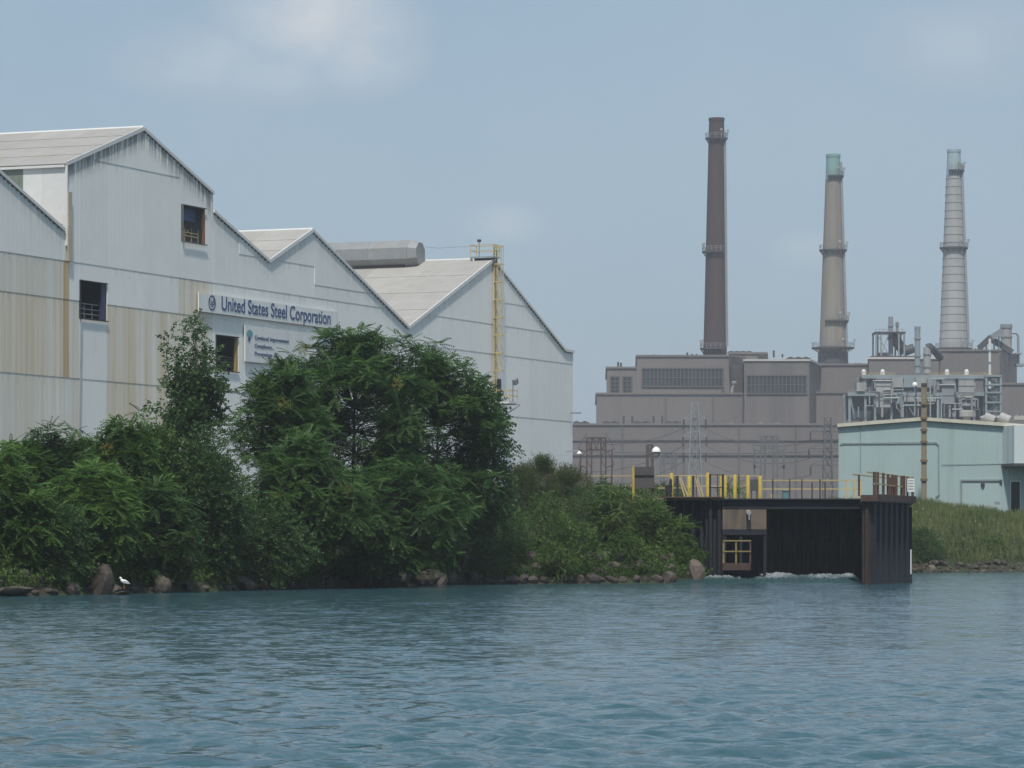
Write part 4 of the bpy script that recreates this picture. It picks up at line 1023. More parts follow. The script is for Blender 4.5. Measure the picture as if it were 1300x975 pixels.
# ------------------------------------------------------------------ teal building
YT = 290.0
teal = thing('teal_warehouse', (XP(1172, YT), YT, 4.2), 'low pale teal metal building with a shallow gable above the grassy bank', 'warehouse')
zt = lambda y: ZP(y, YT)
teal.rotation_euler.z = math.radians(-5.6)
xe = 1440
ridge = 1172
pts = [(XP(1065, YT), YT, 3.5), (XP(1065, YT), YT, zt(541)), (XP(ridge, YT), YT, zt(533)), (XP(xe, YT), YT, zt(553)), (XP(xe, YT), YT, 3.5)]
MB().prism(pts, (0, 62, 0)).build('wall', M_TEAL, teal)
for (xa, ya), (xb, yb) in (((1063.5, 541), (ridge, 533)), ((ridge, 533), (xe + 1, 553))):
    a, b = Vector((XP(xa, YT), YT - .25, zt(ya) + .06)), Vector((XP(xb, YT), YT - .25, zt(yb) + .06))
    MB().prism([a, b, b + Vector((0,0,.12)), a + Vector((0,0,.12))], (0, 62.6, 0)).build('roof', M_CREAM, teal)
    MB().prism([a + Vector((0,-.06,-.12)), b + Vector((0,-.06,-.12)), b + Vector((0,-.06,.16)), a + Vector((0,-.06,.16))], (0, .05, 0)).build('fascia', M_CREAM, teal)
# projecting upper box on the river side, with the door below it
xb0, xb1, zb_ = XP(1272, YT), XP(1285, YT), ZP(588.5, 288)
MB().plan([(xb0, YT - .01), (xb1, 287.6), (XP(xe, YT), 287.6), (XP(xe, YT), YT - .01)], zb_, zt(541.5)).build('upper_bay', M_TEALPALE, teal)
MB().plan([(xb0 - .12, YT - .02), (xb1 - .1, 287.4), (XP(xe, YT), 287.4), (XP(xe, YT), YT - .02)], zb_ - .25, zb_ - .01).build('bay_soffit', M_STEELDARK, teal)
dr = MB().box((XP(1282.5, YT), YT - .06, zt(651)), (XP(1293.5, YT), YT - .005, zt(612))).build('door', M_BLACK, teal)
mb = MB(); mb.box((XP(1281, YT), YT - .1, zt(651)), (XP(1282.4, YT), YT - .004, zt(611))); mb.box((XP(1293.6, YT), YT - .1, zt(651)), (XP(1295, YT), YT - .004, zt(611))); mb.box((XP(1281, YT), YT - .11, zt(611.9)), (XP(1295, YT), YT - .004, zt(610.4))); mb.build('door_frame', M_TEALPALE, dr)
# loading door outline, conduits
ld = MB().box((XP(1221, YT), YT - .07, zt(655)), (XP(1270, YT), YT - .008, zt(611.2))).build('loading_door', M_TEAL, teal)
mb = MB(); mb.bar((XP(1220, YT), YT - .1, zt(655)), (XP(1220, YT), YT - .1, zt(610)), .10); mb.bar((XP(1219, YT), YT - .1, zt(610)), (XP(1271.5, YT), YT - .1, zt(610)), .13); mb.build('door_track', M_STEELMID, ld)
mb = MB(); mb.path([(XP(1067, YT), YT - .1, zt(563)), (XP(1072, YT), YT - .1, zt(562)), (XP(1188, YT), YT - .1, zt(561.5)), (XP(1191.5, YT), YT - .1, zt(565)), (XP(1192, YT), YT - .1, zt(628)), (XP(1188, YT), YT - .1, zt(630)), (XP(1187.5, YT), YT - .1, zt(645))], .045); mb.build('conduit', mat('teal_conduit', (.22, .29, .29), .6), teal)
mb = MB(); mb.path([(XP(1195, YT), YT - .08, zt(589.5)), (XP(1271, YT), YT - .04, zt(589))], .02); mb.build('conduit', mat('teal_conduit', (.22, .29, .29), .6), teal)
mb = MB(); mb.path([(XP(1093, YT), YT - .08, zt(541)), (XP(1093, YT), YT - .08, zt(598))], .03); mb.build('conduit', mat('teal_conduit', (.22, .29, .29), .6), teal)
MB().lathe((XP(1247, YT), YT - .12, zt(617)), [(.16, 0), (.16, .22), (.05, .3)], 8).build('wall_lamp', M_STEELDARK, teal)
MB().box((XP(1268, YT), YT - .2, zt(613.5)), (XP(1271, YT), YT - .071, zt(609))).build('alarm_box', M_STEELDARK, teal)
MB().box((XP(1264, 288), 286.4, ZP(641, 287)), (XP(1271, 288), 286.6, ZP(637, 287))).build('meter_box', M_STEELMID, teal)
for x in (1218,):
    mb = MB(); mb.lathe((XP(x, 296), 296, ZP(532, 296)), [(.30, -.3), (.30, .15), (.62, .2), (.62, .62), (.55, .7)], 16); mb.build('roof_fan', M_PANELGREY, teal)
for x in (1243, 1262):
    mb = MB(); c = Vector((XP(x, 297), 297, ZP(533, 297))); mb.tube(c - Vector((.15,0,.6)), c + Vector((-.25, -.25, .25)), .42, n=12); mb.tube(c + Vector((-.25, -.25, .2)), c + Vector((.55, -.5, -.15)), .44, n=12); mb.build('roof_cowl', M_PANELGREY, teal)
mb = MB(); mb.box((XP(1274, 298), 297, ZP(534, 298)), (XP(1296, 298), 300, ZP(529, 298))); mb.build('roof_box', M_PANELGREY, teal)
mb = MB()
for x in (1276, 1282, 1288, 1293): mb.box((XP(x, 298), 297.2, ZP(529, 298) + .003), (XP(x + 3, 298), 299.8, ZP(527.3, 298)))
mb.build('roof_box_louvre', M_STEELBLUE, teal)
# ochre pipe mast, white lamp mast
YM = 285.0
mast = thing('pipe_mast', (XP(1173, YM), YM, G(XP(1173, YM), YM)), 'ochre pipe mast with rusty collars standing before the teal wall', 'mast')
x = XP(1173, YM); g0 = G(x, YM) - .2
for dx in (-.15, .15): MB().tube((x + dx, YM, g0), (x + dx, YM, ZP(489, YM)), .07, n=8).build('rail', mat('tan_pipe', (.25, .22, .155)), mast)
MB().tube((x, YM + .08, g0), (x, YM + .08, ZP(489, YM)), .13, n=10).build('pipe', mat('tan_pipe', (.25, .22, .155), .7, var=.2, scale=1.5), mast)
mb = MB(); z = g0
while z < ZP(490, YM): mb.bar((x - .15, YM, z), (x + .15, YM, z), .05); z += .35
mb.build('rungs', mat('tan_pipe', (.25, .22, .155)), mast)['kind'] = 'stuff'
for y in (513, 531, 546, 561, 585, 609): MB().box((x - .27, YM - .17, ZP(y, YM) - .09), (x + .27, YM + .17, ZP(y, YM) + .09)).build('collar', mat('ochre_rust', (.15, .11, .065), .8), mast)
MB().box((x - .22, YM - .1, ZP(490, YM)), (x + .22, YM + .1, ZP(486.5, YM))).build('cap_box', M_STEELDARK, mast)
YL = 305.0
lm = thing('lamp_mast', (XP(1163, YL), YL, 4.5), 'thin dark mast with a small white lamp head above the teal roof', 'lamp mast')
x = XP(1163, YL); MB().tube((x, YL, 4.5), (x, YL, ZP(489, YL)), .07, .05).build('pole', M_STEELDARK, lm)
MB().box((XP(1162, YL), YL - .1, ZP(506, YL)), (XP(1195, YL), YL + .1, ZP(504, YL))).build('crossbar', M_STEELBLUE, lm)
MB().lathe((XP(1161.3, YL), YL, ZP(490, YL)), [(.16, 0), (.22, .12), (.16, .28), (.04, .34)], 10).build('lamp_head', M_LAMP, lm)
for xx in (1190, 1195): MB().bar((XP(xx, YL), YL, 4.5), (XP(xx, YL), YL, ZP(500, YL)), .09).build('support', M_STEELBLUE, lm)

# ------------------------------------------------------------------ outfall dock of sheet piling
ZD = 4.28
dock = thing('outfall_dock', (10.6, 186, -.8), 'dark steel sheet-pile dock with a shadowy water outlet under a long beam', 'dock')
pier = thing('sheet_pile_pier', (17.4, 173.2, -.8), 'dark corrugated sheet-pile pier jutting into the river beside the outlet', 'pier')
_pile_cache = {}
def pile_wall(parent, a, b, z0, z1, pitch, depth, material, out, first=0):
    """U-shaped sheet piles from a to b (plan points); out = plan normal facing the water; every pile one object"""
    a, b, out = Vector((*a, 0)), Vector((*b, 0)), Vector((*out, 0)).normalized()
    L = (b - a).length; u = (b - a) / L; n = max(1, round(L / pitch)); w = L / n
    key = (round(w, 3), depth, z0, z1, material.name, round(u.x, 2), round(u.y, 2))
    if key not in _pile_cache:
        prof = [(0, -.5), (.22, -.5), (.36, .5), (.72, .5), (.86, -.5), (1.0, -.5)]
        th = .05
        fr = [u * (p * w) + out * (q * depth) for p, q in prof]
        bk = [p - out * th for p in fr]
        poly = fr + bk[::-1]
        vs = [(p.x, p.y, z) for z in (z0, z1) for p in poly]; k = len(poly); m_ = len(prof)
        fs = [(i, (i+1) % k, k + (i+1) % k, k + i) for i in range(k)]
        fs += [(k+i, k+i+1, k+k-2-i, k+k-1-i) for i in range(m_-1)]
        me = bpy.data.meshes.new('sheet_pile'); me.from_pydata(vs, [], fs); 
        bm = bmesh.new(); bm.from_mesh(me); bmesh.ops.recalc_face_normals(bm, faces=bm.faces); bm.to_mesh(me); bm.free()
        me.materials.append(material); _pile_cache[key] = me
    for i in range(n):
        o = bpy.data.objects.new('sheet_pile', _pile_cache[key]); COL.objects.link(o); o.parent = parent
        p = a + u * (w * i); o.location = Vector((p.x, p.y, .006 * math.sin(i * 2.1))) - Vector((wloc(parent).x, wloc(parent).y, wloc(parent).z))
xL0, xL1 = XP(828, 186), XP(917, 186)
pile_wall(dock, (xL0, 186), (XP(896, 186), 186), -.8, ZD, .50, .34, M_PILE, (0, -1))
pile_wall(dock, (XP(896, 185.5), 185.4), (xL1, 185.4), -.8, ZD + .02, .44, .30, M_PILE, (0, -1))
pile_wall(dock, (xL1, 185.3), (XP(917.5, 207), 207), -.8, ZD, .9, .2, M_PILE, (1, 0))
YB = 206.0
pile_wall(dock, (XP(917, YB) , YB), (XP(1104, YB), YB), -.8, ZD, 1.12, .42, M_PILERUST, (0, -1))
pile_wall(dock, (17.25, 173.4), (20.5, YB), -.8, ZD - .05, .9, .3, M_PILE, (-1, 0))
# deck, beams and slabs added for shade
MB().box((XP(917, 186), 183.22, ZD - .12), (XP(1099, 183), 184.4, ZD - .02)).build('walkway', M_DECK, dock)
MB().box((XP(917, 206), 202.6, ZD - .3), (XP(1110, 206), 207.5, ZD - .02)).build('deck', M_PILE, dock)  # slab added to keep the outlet's back wall in shade
MB().box((XP(917, 186), 184.42, ZD - .3), (XP(974, 186), 191, ZD - .02)).build('deck', M_PILE, dock)  # slab added over the landing to shade the inner wall
MB().plan([(xL0 - .3, 186.2), (xL1 + .05, 185.1), (XP(917.5, 207), 207.6), (xL0 - .3, 207.6)], ZD - .02, ZD + .10).build('deck', M_DECK, dock)
mb = MB(); x0, x1 = XP(917, 183) + .02, XP(1096, 183) - .02
mb.box((x0, 182.7, ZD - .03), (x1, 183.2, ZD + .04)); mb.box((x0, 182.7, ZD - .46), (x1, 183.2, ZD - .40)); mb.box((x0, 182.92, ZD - .40), (x1, 182.98, ZD - .03))
mb.build('walkway_beam', M_PILE, dock)
mb = MB(); mb.box((xL0 - .3, 184.9, ZD + .10), (xL1 + .1, 185.9, ZD + .16)); mb.build('cap_plate', M_RUSTSTEEL, dock)
# concrete head wall on columns, with the sunken landing
YC = 182.74
MB().box((XP(917.5, YC), YC, ZP(672, YC)), (XP(973, YC), YC + .4, ZD - .465)).build('head_wall', M_CONCBLOCK, dock)
mb = MB(); mb.tube((XP(950, YC), YC - .02, ZP(650, YC)), (XP(950, YC), YC - .5, ZP(651, YC)), .12, n=10); mb.tube((XP(950, YC), YC - .5, ZP(650, YC)), (XP(950.5, YC), YC - .5, ZP(660, YC)), .035, n=6); mb.build('drain_spout', M_PANELGREY, dock)
MB().box((XP(917.5, YC), YC - .15, ZP(679, YC)), (XP(973.5, YC), YC + .9, ZP(672.2, YC))).build('lintel', M_PILE, dock)
for x in (920, 940.5, 971): MB().box((XP(x - 1.8, YC), YC - .1, -.8), (XP(x + 1.8, YC), YC + .4, ZP(679.2, YC))).build('column', M_PILE, dock)
MB().box((XP(917, YC), YC + 5, -.8), (XP(973, YC), YC + 5.3, ZD - .34)).build('inner_wall', M_PILE, dock)
YP = 181.6
M_DULLYEL = mat('dull_ochre_paint', (.22, .17, .07), .7, var=.25, scale=3)
MB().box((XP(917.5, YP), YP, ZP(724, YP)), (XP(953, YP), YP + 2, ZP(715, YP))).build('landing', M_RUSTSTEEL, dock)
rl = thing('landing_rail', (XP(935, YP), YP, ZP(715, YP)), 'yellow guard rail on the sunken landing under the dock beam', 'railing')
for x in (918.6, 934.5, 952.6): MB().bar((XP(x, YP), YP + .05, ZP(715.2, YP)), (XP(x, YP), YP + .05, ZP(686, YP)), .09).build('post', M_DULLYEL if x < 950 else M_RUSTSTEEL, rl)
for y in (686.5, 700): MB().bar((XP(917.6, YP), YP, ZP(y, YP)), (XP(953.4, YP), YP, ZP(y, YP)), .07).build('rail', M_DULLYEL, rl)
# the pier: river corner, long ribbed side, cap and deck
xA, xB = XP(1095, 173), XP(1105, 173)
pile_wall(pier, (xA, 173.0), (xB, 173.0), -.8, ZD - .02, .4, .12, M_PILERUST, (0, -1))
pile_wall(pier, (xB, 173.0), (20.25, 181.2), -.8, ZD - .02, 1.20, .20, M_PILE, (8.2, -2.75))
pile_wall(pier, (20.25, 181.2), (26.4, 236), -.8, ZD - .4, 1.5, .4, M_PILE, (1, -.11))
MB().plan([(xA - .05, 172.85), (xB + .22, 172.85), (20.5, 181.0), (23.0, 207), (20.3, 207), (xA - .05, 173.5)], ZD - .25, ZD + .03).build('deck', M_DECK, pier)
mb = MB(); a, b = Vector((xB + .28, 172.9, ZD - .04)), Vector((20.62, 181.3, ZD - .04))
mb.bar(a, b, .16, .34); mb.bar(Vector((xA - .1, 172.8, ZD - .06)), a + Vector((.05, -.1, -.02)), .16, .30); mb.build('cap_beam', M_RUSTSTEEL, pier)
# white stripe down the outer pile
f = .86; sp = a.lerp(b, f)
mb = MB(); mb.box((sp.x - .02, sp.y - .34, .45), (sp.x + .045, sp.y - .30, 1.7)); mb.build('draught_stripe', M_TRIM, pier)
# pier railing
prl = thing('pier_railing', ((xB + 20.3) / 2, 177, ZD + .03), 'rusty posts and thin ochre rails with a white notice on the pier top', 'railing')
M_RUSTPOST = mat('rusty_post', (.085, .05, .036), .85, var=.3, scale=3)
for f, w, hgt in ((0.0, .15, 1.16), (.08, .12, 1.16), (.22, .12, 1.14), (.34, .13, 1.1), (.44, .10, 1.1), (.52, .22, 1.08), (.72, .24, 1.08), (.84, .10, 1.06), (.98, .12, 1.04)):
    p = a.lerp(b, f) + Vector((-.08, .1, .1)); MB().bar(p, p + Vector((0, 0, hgt)), w).build('post', M_RUSTPOST, prl)
for f in (.12, .5, .9):
    p = a.lerp(b, f) + Vector((-1.0, .9, .1)); MB().bar(p, p + Vector((0, 0, 1.05)), .10).build('post', M_RUSTPOST, prl)
p0, p1 = a + Vector((-.5, -.1, 1.24)), b + Vector((-.1, .1, 1.12)); MB().bar(p0, p1, .07).build('rail', M_PALEYEL, prl)
p0, p1 = a + Vector((-.1, 0, .68)), b + Vector((-.1, .1, .6)); MB().bar(p0, p1, .06).build('rail', M_PALEYEL, prl)
p0, p1 = a + Vector((-1.1, .9, 1.15)), b + Vector((-1.1, .9, 1.1)); MB().bar(p0, p1, .06).build('rail', M_PALEYEL, prl)
q = a.lerp(b, .86) + Vector((0.0, -.25, .38))
wsn = MB().box((q.x - .16, q.y, q.z), (q.x + .20, q.y + .03, q.z + .68)).build('notice', M_SIGN, prl)
mb = MB()
for k in range(4): mb.box((q.x - .11, q.y - .006, q.z + .12 + k * .14), (q.x + .15, q.y - .002, q.z + .17 + k * .14))
mb.build('notice_print', M_STEELMID, wsn)
# walkway railing between the dock and the pier
wr = thing('walkway_railing', (14, 184, ZD), 'thin rust and ochre railing along the top of the outlet beam', 'railing')
YW = 184.0
for x in (981, 1002.5, 1018, 1031, 1041, 1047.5, 1075.5, 1084.5, 1092): 
    MB().bar((XP(x, YW), YW, ZD - .02), (XP(x, YW), YW, ZD + (1.05 if x not in (1031, 1047.5) else .9)), .075 if x < 1070 else .11).build('post', M_RUSTPOST if x < 1070 else M_PALEYEL, wr)
for z in (.55, 1.0): MB().bar((XP(968, YW), YW, ZD + z), (XP(1094, YW), YW, ZD + z), .055).build('rail', M_PALEYEL, wr)
# far fence rail running behind the dock
fr_ = thing('pipe_rail_fence', (XP(800, 200), 200, 4.2), 'long thin rusty two-rail fence between the mill and the dock', 'fence')
for z in (ZP(604, 200), ZP(617, 200)): MB().bar((XP(715, 200), 200, z), (XP(968, 200), 200, z), .05).build('rail', M_PALEYEL, fr_)
for x in range(722, 968, 27): MB().bar((XP(x, 200), 200, 3.9), (XP(x, 200), 200, ZP(602.5, 200)), .06).build('post', M_RUSTPOST, fr_)
# bollards
def bollard(x, ytop, w, Y, label, cap=False):
    k = Y / FPX; r = w * k / 2; g = 4.05
    t = thing('bollard', (XP(x, Y), Y, g), label, 'bollard', 'yellow pipe bollards on the dock')
    zt_ = ZP(ytop, Y)
    MB().lathe((XP(x, Y), Y, 0), [(r, g), (r, zt_ - r * .5), (r * .75, zt_ - .1 * r), (r * .2, zt_)], 14).build('pipe', M_YELLOW, t, smooth=True)
    MB().lathe((XP(x, Y), Y, g), [(r * 1.5, 0), (r * 1.5, .1), (r, .14)], 14).build('collar', M_RUSTPOST, t)
for x, yt, w, Y, lb_ in ((852.5, 600.5, 4.8, 192, 'yellow bollard just behind the black valve box'), (875, 604, 5.6, 195, 'fat yellow bollard between the two slanting yellow stair rails'),
        (898.5, 600, 4.6, 190, 'tallest yellow bollard beside a thin black gate post'), (916, 602, 4.2, 190, 'yellow bollard behind the black end post of the stair'),
        (921, 604, 3.6, 198, 'slim yellow bollard half hidden behind another, by the leafy shrub'), (933, 602.5, 4.6, 192, 'lone yellow bollard beside the leafy shrub on the deck'),
        (949.5, 603.5, 4.8, 190, 'yellow bollard in front of the small grey panel'), (965, 604, 4.8, 188, 'yellow bollard at the end of the row next to a thin rail post'),
        (980.5, 627, 4.6, 190, 'short stubby yellow bollard near the parked car')):
    bollard(x, yt, w, Y, lb_)
# black posts and slanting stair rails
st = thing('dock_stair', (XP(885, 188), 188, 4.2), 'black gate posts with two pairs of slanting yellow stair rails on the dock', 'stair')
for x, yt, w in ((860, 604, 3), (880, 604, 2.6), (901.5, 602, 2.4), (917.5, 602, 2.6)):
    MB().bar((XP(x, 187.5), 187.5, 4.3), (XP(x, 187.5), 187.5, ZP(yt, 187.5)), w * 187.5 / FPX).build('post', M_BLACK, st)
for x0, x1 in ((864, 874.5), (862.3, 870), (885, 893.5), (882.5, 890)):
    MB().bar((XP(x0, 188), 188, ZP(606, 188)), (XP(x1, 188), 188, ZP(633, 188)), .07).build('stair_rail', M_PALEYEL, st)
for (x0, x1, y) in ((835, 900, 604), (835, 866, 619.5), (900, 918, 603), (900, 918, 619), (880, 900, 617)):
    MB().bar((XP(x0, 188.4), 188.4, ZP(y, 188.4)), (XP(x1, 188.4), 188.4, ZP(y, 188.4)), .055).build('rail', M_PALEYEL if x0 < 900 else M_BLACK, st)
# valve box, grey board, lamp, small panel
vb = thing('valve_box', (XP(849, 187), 187, 4.3), 'black valve box on a pipe stand with a short stem on the dock edge', 'valve')
MB().box((XP(844.5, 187), 186.8, ZP(626, 187)), (XP(853.5, 187), 187.2, ZP(616, 187))).build('housing', M_BLACK, vb)
MB().lathe((XP(851.5, 187), 187, ZP(616, 187)), [(.07, 0), (.07, .25), (.05, .3), (.05, .36)], 10).build('stem', M_BLACK, vb)
for x in (847, 851.5): MB().bar((XP(x, 187), 187, 4.3), (XP(x, 187), 187, ZP(626, 187)), .10).build('leg', M_BLACK, vb)
YG = 188.0
gb = thing('grey_board', (XP(817, YG), YG, 4.2), 'dark grey weathered board screen with a yellow edge post above the bushes', 'screen')
for k in range(6):
    x0_ = 805 + k * 4.25; MB().box((XP(x0_, YG), YG, ZP(619.5, YG)), (XP(x0_ + 4.15, YG), YG + .08 + .015 * (k % 2), ZP(592.5, YG))).build('plank', M_GREYBOARD, gb)
MB().box((XP(804.5, YG), YG - .05, ZP(604.5, YG)), (XP(830.7, YG), YG - .003, ZP(602.8, YG))).build('batten', M_BLACK, gb)
MB().bar((XP(804, YG), YG, 3.9), (XP(804, YG), YG, ZP(591.5, YG)), .12).build('post', M_YELLOW, gb)
MB().bar((XP(829, YG), YG + .2, 3.9), (XP(829, YG), YG + .2, ZP(600, YG)), .1).build('post', M_RUSTPOST, gb)
YS = 215.0
sl_ = thing('street_lamp', (XP(836, YS), YS, 4.1), 'lamp with a white dome shade on a thin grey pole behind the board screen', 'street lamp')
MB().tube((XP(836.5, YS), YS, 4.1), (XP(836.5, YS), YS, ZP(570, YS)), .07, .05).build('pole', M_STEELMID, sl_)
MB().lathe((XP(833, YS), YS, ZP(573.8, YS)), [(.27, 0), (.27, .06), (.22, .18), (.12, .28), (.05, .32)], 16).build('shade', M_LAMP, sl_, smooth=True)
MB().lathe((XP(833, YS), YS, ZP(576.5, YS)), [(.15, 0), (.19, .12)], 12).build('glass', M_PALEYEL, sl_)
MB().bar((XP(833, YS), YS, ZP(570.5, YS)), (XP(836.5, YS), YS, ZP(570.5, YS)), .05).build('arm', M_STEELMID, sl_)
pn = thing('control_panel', (XP(957, 196), 196, 4.2), 'small dark grey panel on two legs between yellow bollards', 'panel')
MB().box((XP(952.5, 196), 196, ZP(623, 196)), (XP(962.5, 196), 196.15, ZP(608.5, 196))).build('board', M_GREYBOARD, pn)
for x in (954, 961): MB().bar((XP(x, 196), 196.08, 4.1), (XP(x, 196), 196.08, ZP(623, 196)), .07).build('leg', M_STEELDARK, pn)
# brown shed behind the weeds at the mill end
YK = 215.0
sh = thing('brown_shed', (XP(670, YK), YK, 4.1), 'low rusty brown shed with a yellow corner post half hidden by weeds', 'shed')
MB().box((XP(672, YK), YK, 4.0), (XP(704, YK), YK + 4, ZP(595.5, YK))).build('wall', M_RUSTSTEEL, sh)
MB().box((XP(670, YK), YK - .2, ZP(595.5, YK) + .002), (XP(705.5, YK), YK + 4.2, ZP(594, YK))).build('roof', M_STEELDARK, sh)
MB().bar((XP(705, YK), YK - .1, 4.0), (XP(705, YK), YK - .1, ZP(595.6, YK)), .10).build('corner_post', M_YELLOW, sh)
# small teal pump cabinet on the dock
YV = 196.0
pb = thing('pump_cabinet', (XP(1003, YV), YV, 4.2), 'small teal pump cabinet behind the walkway railing', 'cabinet')
M_TEALBOX = mat('teal_enamel', (.10, .22, .23), .45, var=.12, scale=3)
MB().box((XP(994, YV), YV, 4.05), (XP(1003, YV), YV + .5, ZP(623.5, YV))).build('housing', M_TEALBOX, pb)
MB().box((XP(993.4, YV), YV - .04, ZP(623.5, YV) + .002), (XP(1003.6, YV), YV + .54, ZP(622, YV))).build('lid', M_STEELMID, pb)
MB().lathe((XP(1008, YV), YV + .25, 4.05), [(.20, 0), (.20, .28), (.13, .42), (.03, .46)], 14).build('pump_body', M_TEALBOX, pb, smooth=True)
MB().tube((XP(1003, YV), YV + .25, 4.3), (XP(1008, YV), YV + .25, 4.3), .06, n=8).build('pipe', M_TEALBOX, pb)
# ------------------------------------------------------------------ foliage
def leaflet(p, d, side, L, w, lift=0.0):
    """one folded leaf as a quad: base, edge, tip, edge"""
    p, d, side = np.array(p, float), np.array(d, float), np.array(side, float)
    up = np.cross(d, side)
    return [p, p + d * L * .45 + side * w / 2 + up * lift, p + d * L, p + d * L * .45 - side * w / 2 + up * lift]
def tpl_pinnate(n=8, L=.75, ll=.17, lw=.058, droop=.30):
    q = []
    for i in range(n):
        f = .16 + .80 * i / (n - 1); x = L * f; z = -droop * L * f * f
        s = (1.0 - .45 * abs(f - .45))
        for sg in (-1, 1):
            d = np.array([.42, sg * .9, -.22 - .25 * f]); d /= np.linalg.norm(d)
            q.append(leaflet((x, 0, z), d, np.cross(d, [0, 0, 1]) / np.linalg.norm(np.cross(d, [0, 0, 1])), ll * s, lw * s, .006))
    q.append(leaflet((L * .96, 0, -droop * L * .92), (.9, 0, -.43), (0, 1, 0), ll * .8, lw * .8))
    return np.array(q)
def tpl_spray(n=11, L=.5, ll=.095, lw=.075, droop=.15, r=None):
    r = r or np.random.default_rng(5); q = []
    for i in range(n):
        f = .12 + .88 * i / (n - 1); x = L * f; z = -droop * L * f * f
        a = i * 2.4 + r.normal() * .3
        d = np.array([.5 + r.random() * .4, math.cos(a), math.sin(a) * .7 - .25]); d /= np.linalg.norm(d)
        s = np.cross(d, [r.normal() * .5, r.normal() * .5, 1]); s /= np.linalg.norm(s)
        q.append(leaflet((x, 0, z), d, s, ll * (.7 + .5 * r.random()), lw * (.7 + .5 * r.random()), .004))
    return np.array(q)
T_AIL = tpl_pinnate(7, .74, .20, .085, .32)
T_SUM = tpl_pinnate(7, .62, .17, .075, .45)
T_POP = tpl_spray(11, .55, .12, .115, .10)
T_SHR = tpl_spray(12, .50, .12, .065, .25)
T_BUSH = tpl_spray(14, .42, .085, .06, .2)
T_WEED = tpl_spray(12, .62, .13, .032, -.05)

def scatter(tpl, pos, fwd, upv, scale, tint, leaf_jit=.12):
    """place the template at every position; returns verts, quads, tint per leaf"""
    k = len(pos); nq = len(tpl)
    f = fwd / np.linalg.norm(fwd, axis=1, keepdims=True)
    s = np.cross(upv, f); s /= np.linalg.norm(s, axis=1, keepdims=True) + 1e-9
    u = np.cross(f, s)
    t = tpl.reshape(-1, 3)
    v = (pos[:, None, :] + scale[:, None, None] * (t[None, :, 0:1] * f[:, None] + t[None, :, 1:2] * s[:, None] + t[None, :, 2:3] * u[:, None]))
    v = v.reshape(-1, 3)
    q = np.arange(len(v)).reshape(-1, 4)
    tt = np.clip(np.repeat(tint, nq) + rng.normal(0, leaf_jit, k * nq), 0, 1)
    return v, q, tt
def join(parts):
    vs, qs, ts, o = [], [], [], 0
    for v, q, t_ in parts: vs.append(v); qs.append(q + o); ts.append(t_); o += len(v)
    return np.concatenate(vs), np.concatenate(qs), np.concatenate(ts)
def unit(n):
    v = rng.normal(size=(n, 3)); return v / np.linalg.norm(v, axis=1, keepdims=True)

def clump_leaves(centers, radii, per, tpl, outward, tint_c, droop=.35, scale=(.75, 1.2), shell=.45, up_bias=.35, rosette=False):
    P_, F_, U_, S_, T_ = [], [], [], [], []
    for c, r, od, tc_ in zip(centers, radii, outward, tint_c):
        k = 7 if rosette else 1
        n_ = max(2, int(per * r * r / k))
        d = unit(n_) + np.array([0, 0, up_bias]) + od * .45; d /= np.linalg.norm(d, axis=1, keepdims=True)
        rr = r * (shell + (1 - shell) * rng.random(n_))
        p = c + d * rr[:, None] * np.array([1, 1, .92])
        tc2 = np.clip(tc_ + rng.normal(0, .14, n_), 0, 1)
        if rosette:
            # fronds radiate from every twig end like a star, the young ones upright
            az0 = rng.random(n_) * 6.28
            az = (az0[:, None] + 2 * math.pi * (np.arange(k)[None] + rng.normal(0, .18, (n_, k))) / k).ravel()
            el_ = (rng.normal(.18, .48, (n_, k)) - droop * .45).ravel()
            f = np.stack([np.cos(az) * np.cos(el_), np.sin(az) * np.cos(el_), np.sin(el_)], 1) + np.repeat(d, k, 0) * .45
            p = np.repeat(p, k, 0); tc2 = np.clip(np.repeat(tc2, k) + rng.normal(0, .08, n_ * k), 0, 1)
            u = np.tile([0, 0, 1.0], (n_ * k, 1)) + np.repeat(d, k, 0) * .35 + rng.normal(0, .12, (n_ * k, 3))
        else:
            f = d * 1.0 + rng.normal(0, .35, (n_, 3)); f[:, 2] -= droop
            u = np.tile([0, 0, 1.0], (n_, 1)) + d * .5 + rng.normal(0, .25, (n_, 3))
        P_.append(p); F_.append(f); U_.append(u); T_.append(tc2)
        S_.append(scale[0] + (scale[1] - scale[0]) * rng.random(len(f)))
    return scatter(tpl, np.concatenate(P_), np.concatenate(F_), np.concatenate(U_), np.concatenate(S_), np.concatenate(T_))

def limb(mb, a, b, r0, r1, bend=.12, n=4):
    a, b = Vector(a), Vector(b); L = (b - a).length; pts = []
    off = Vector(rng.normal(0, bend, 3)) * L
    for i in range(n + 1):
        f = i / n; pts.append(a.lerp(b, f) + off * math.sin(math.pi * f) * .6)
    for i in range(n): mb.tube(pts[i], pts[i+1], r0 + (r1 - r0) * i / n, r0 + (r1 - r0) * (i + 1) / n, 6, cap=False)
    return pts

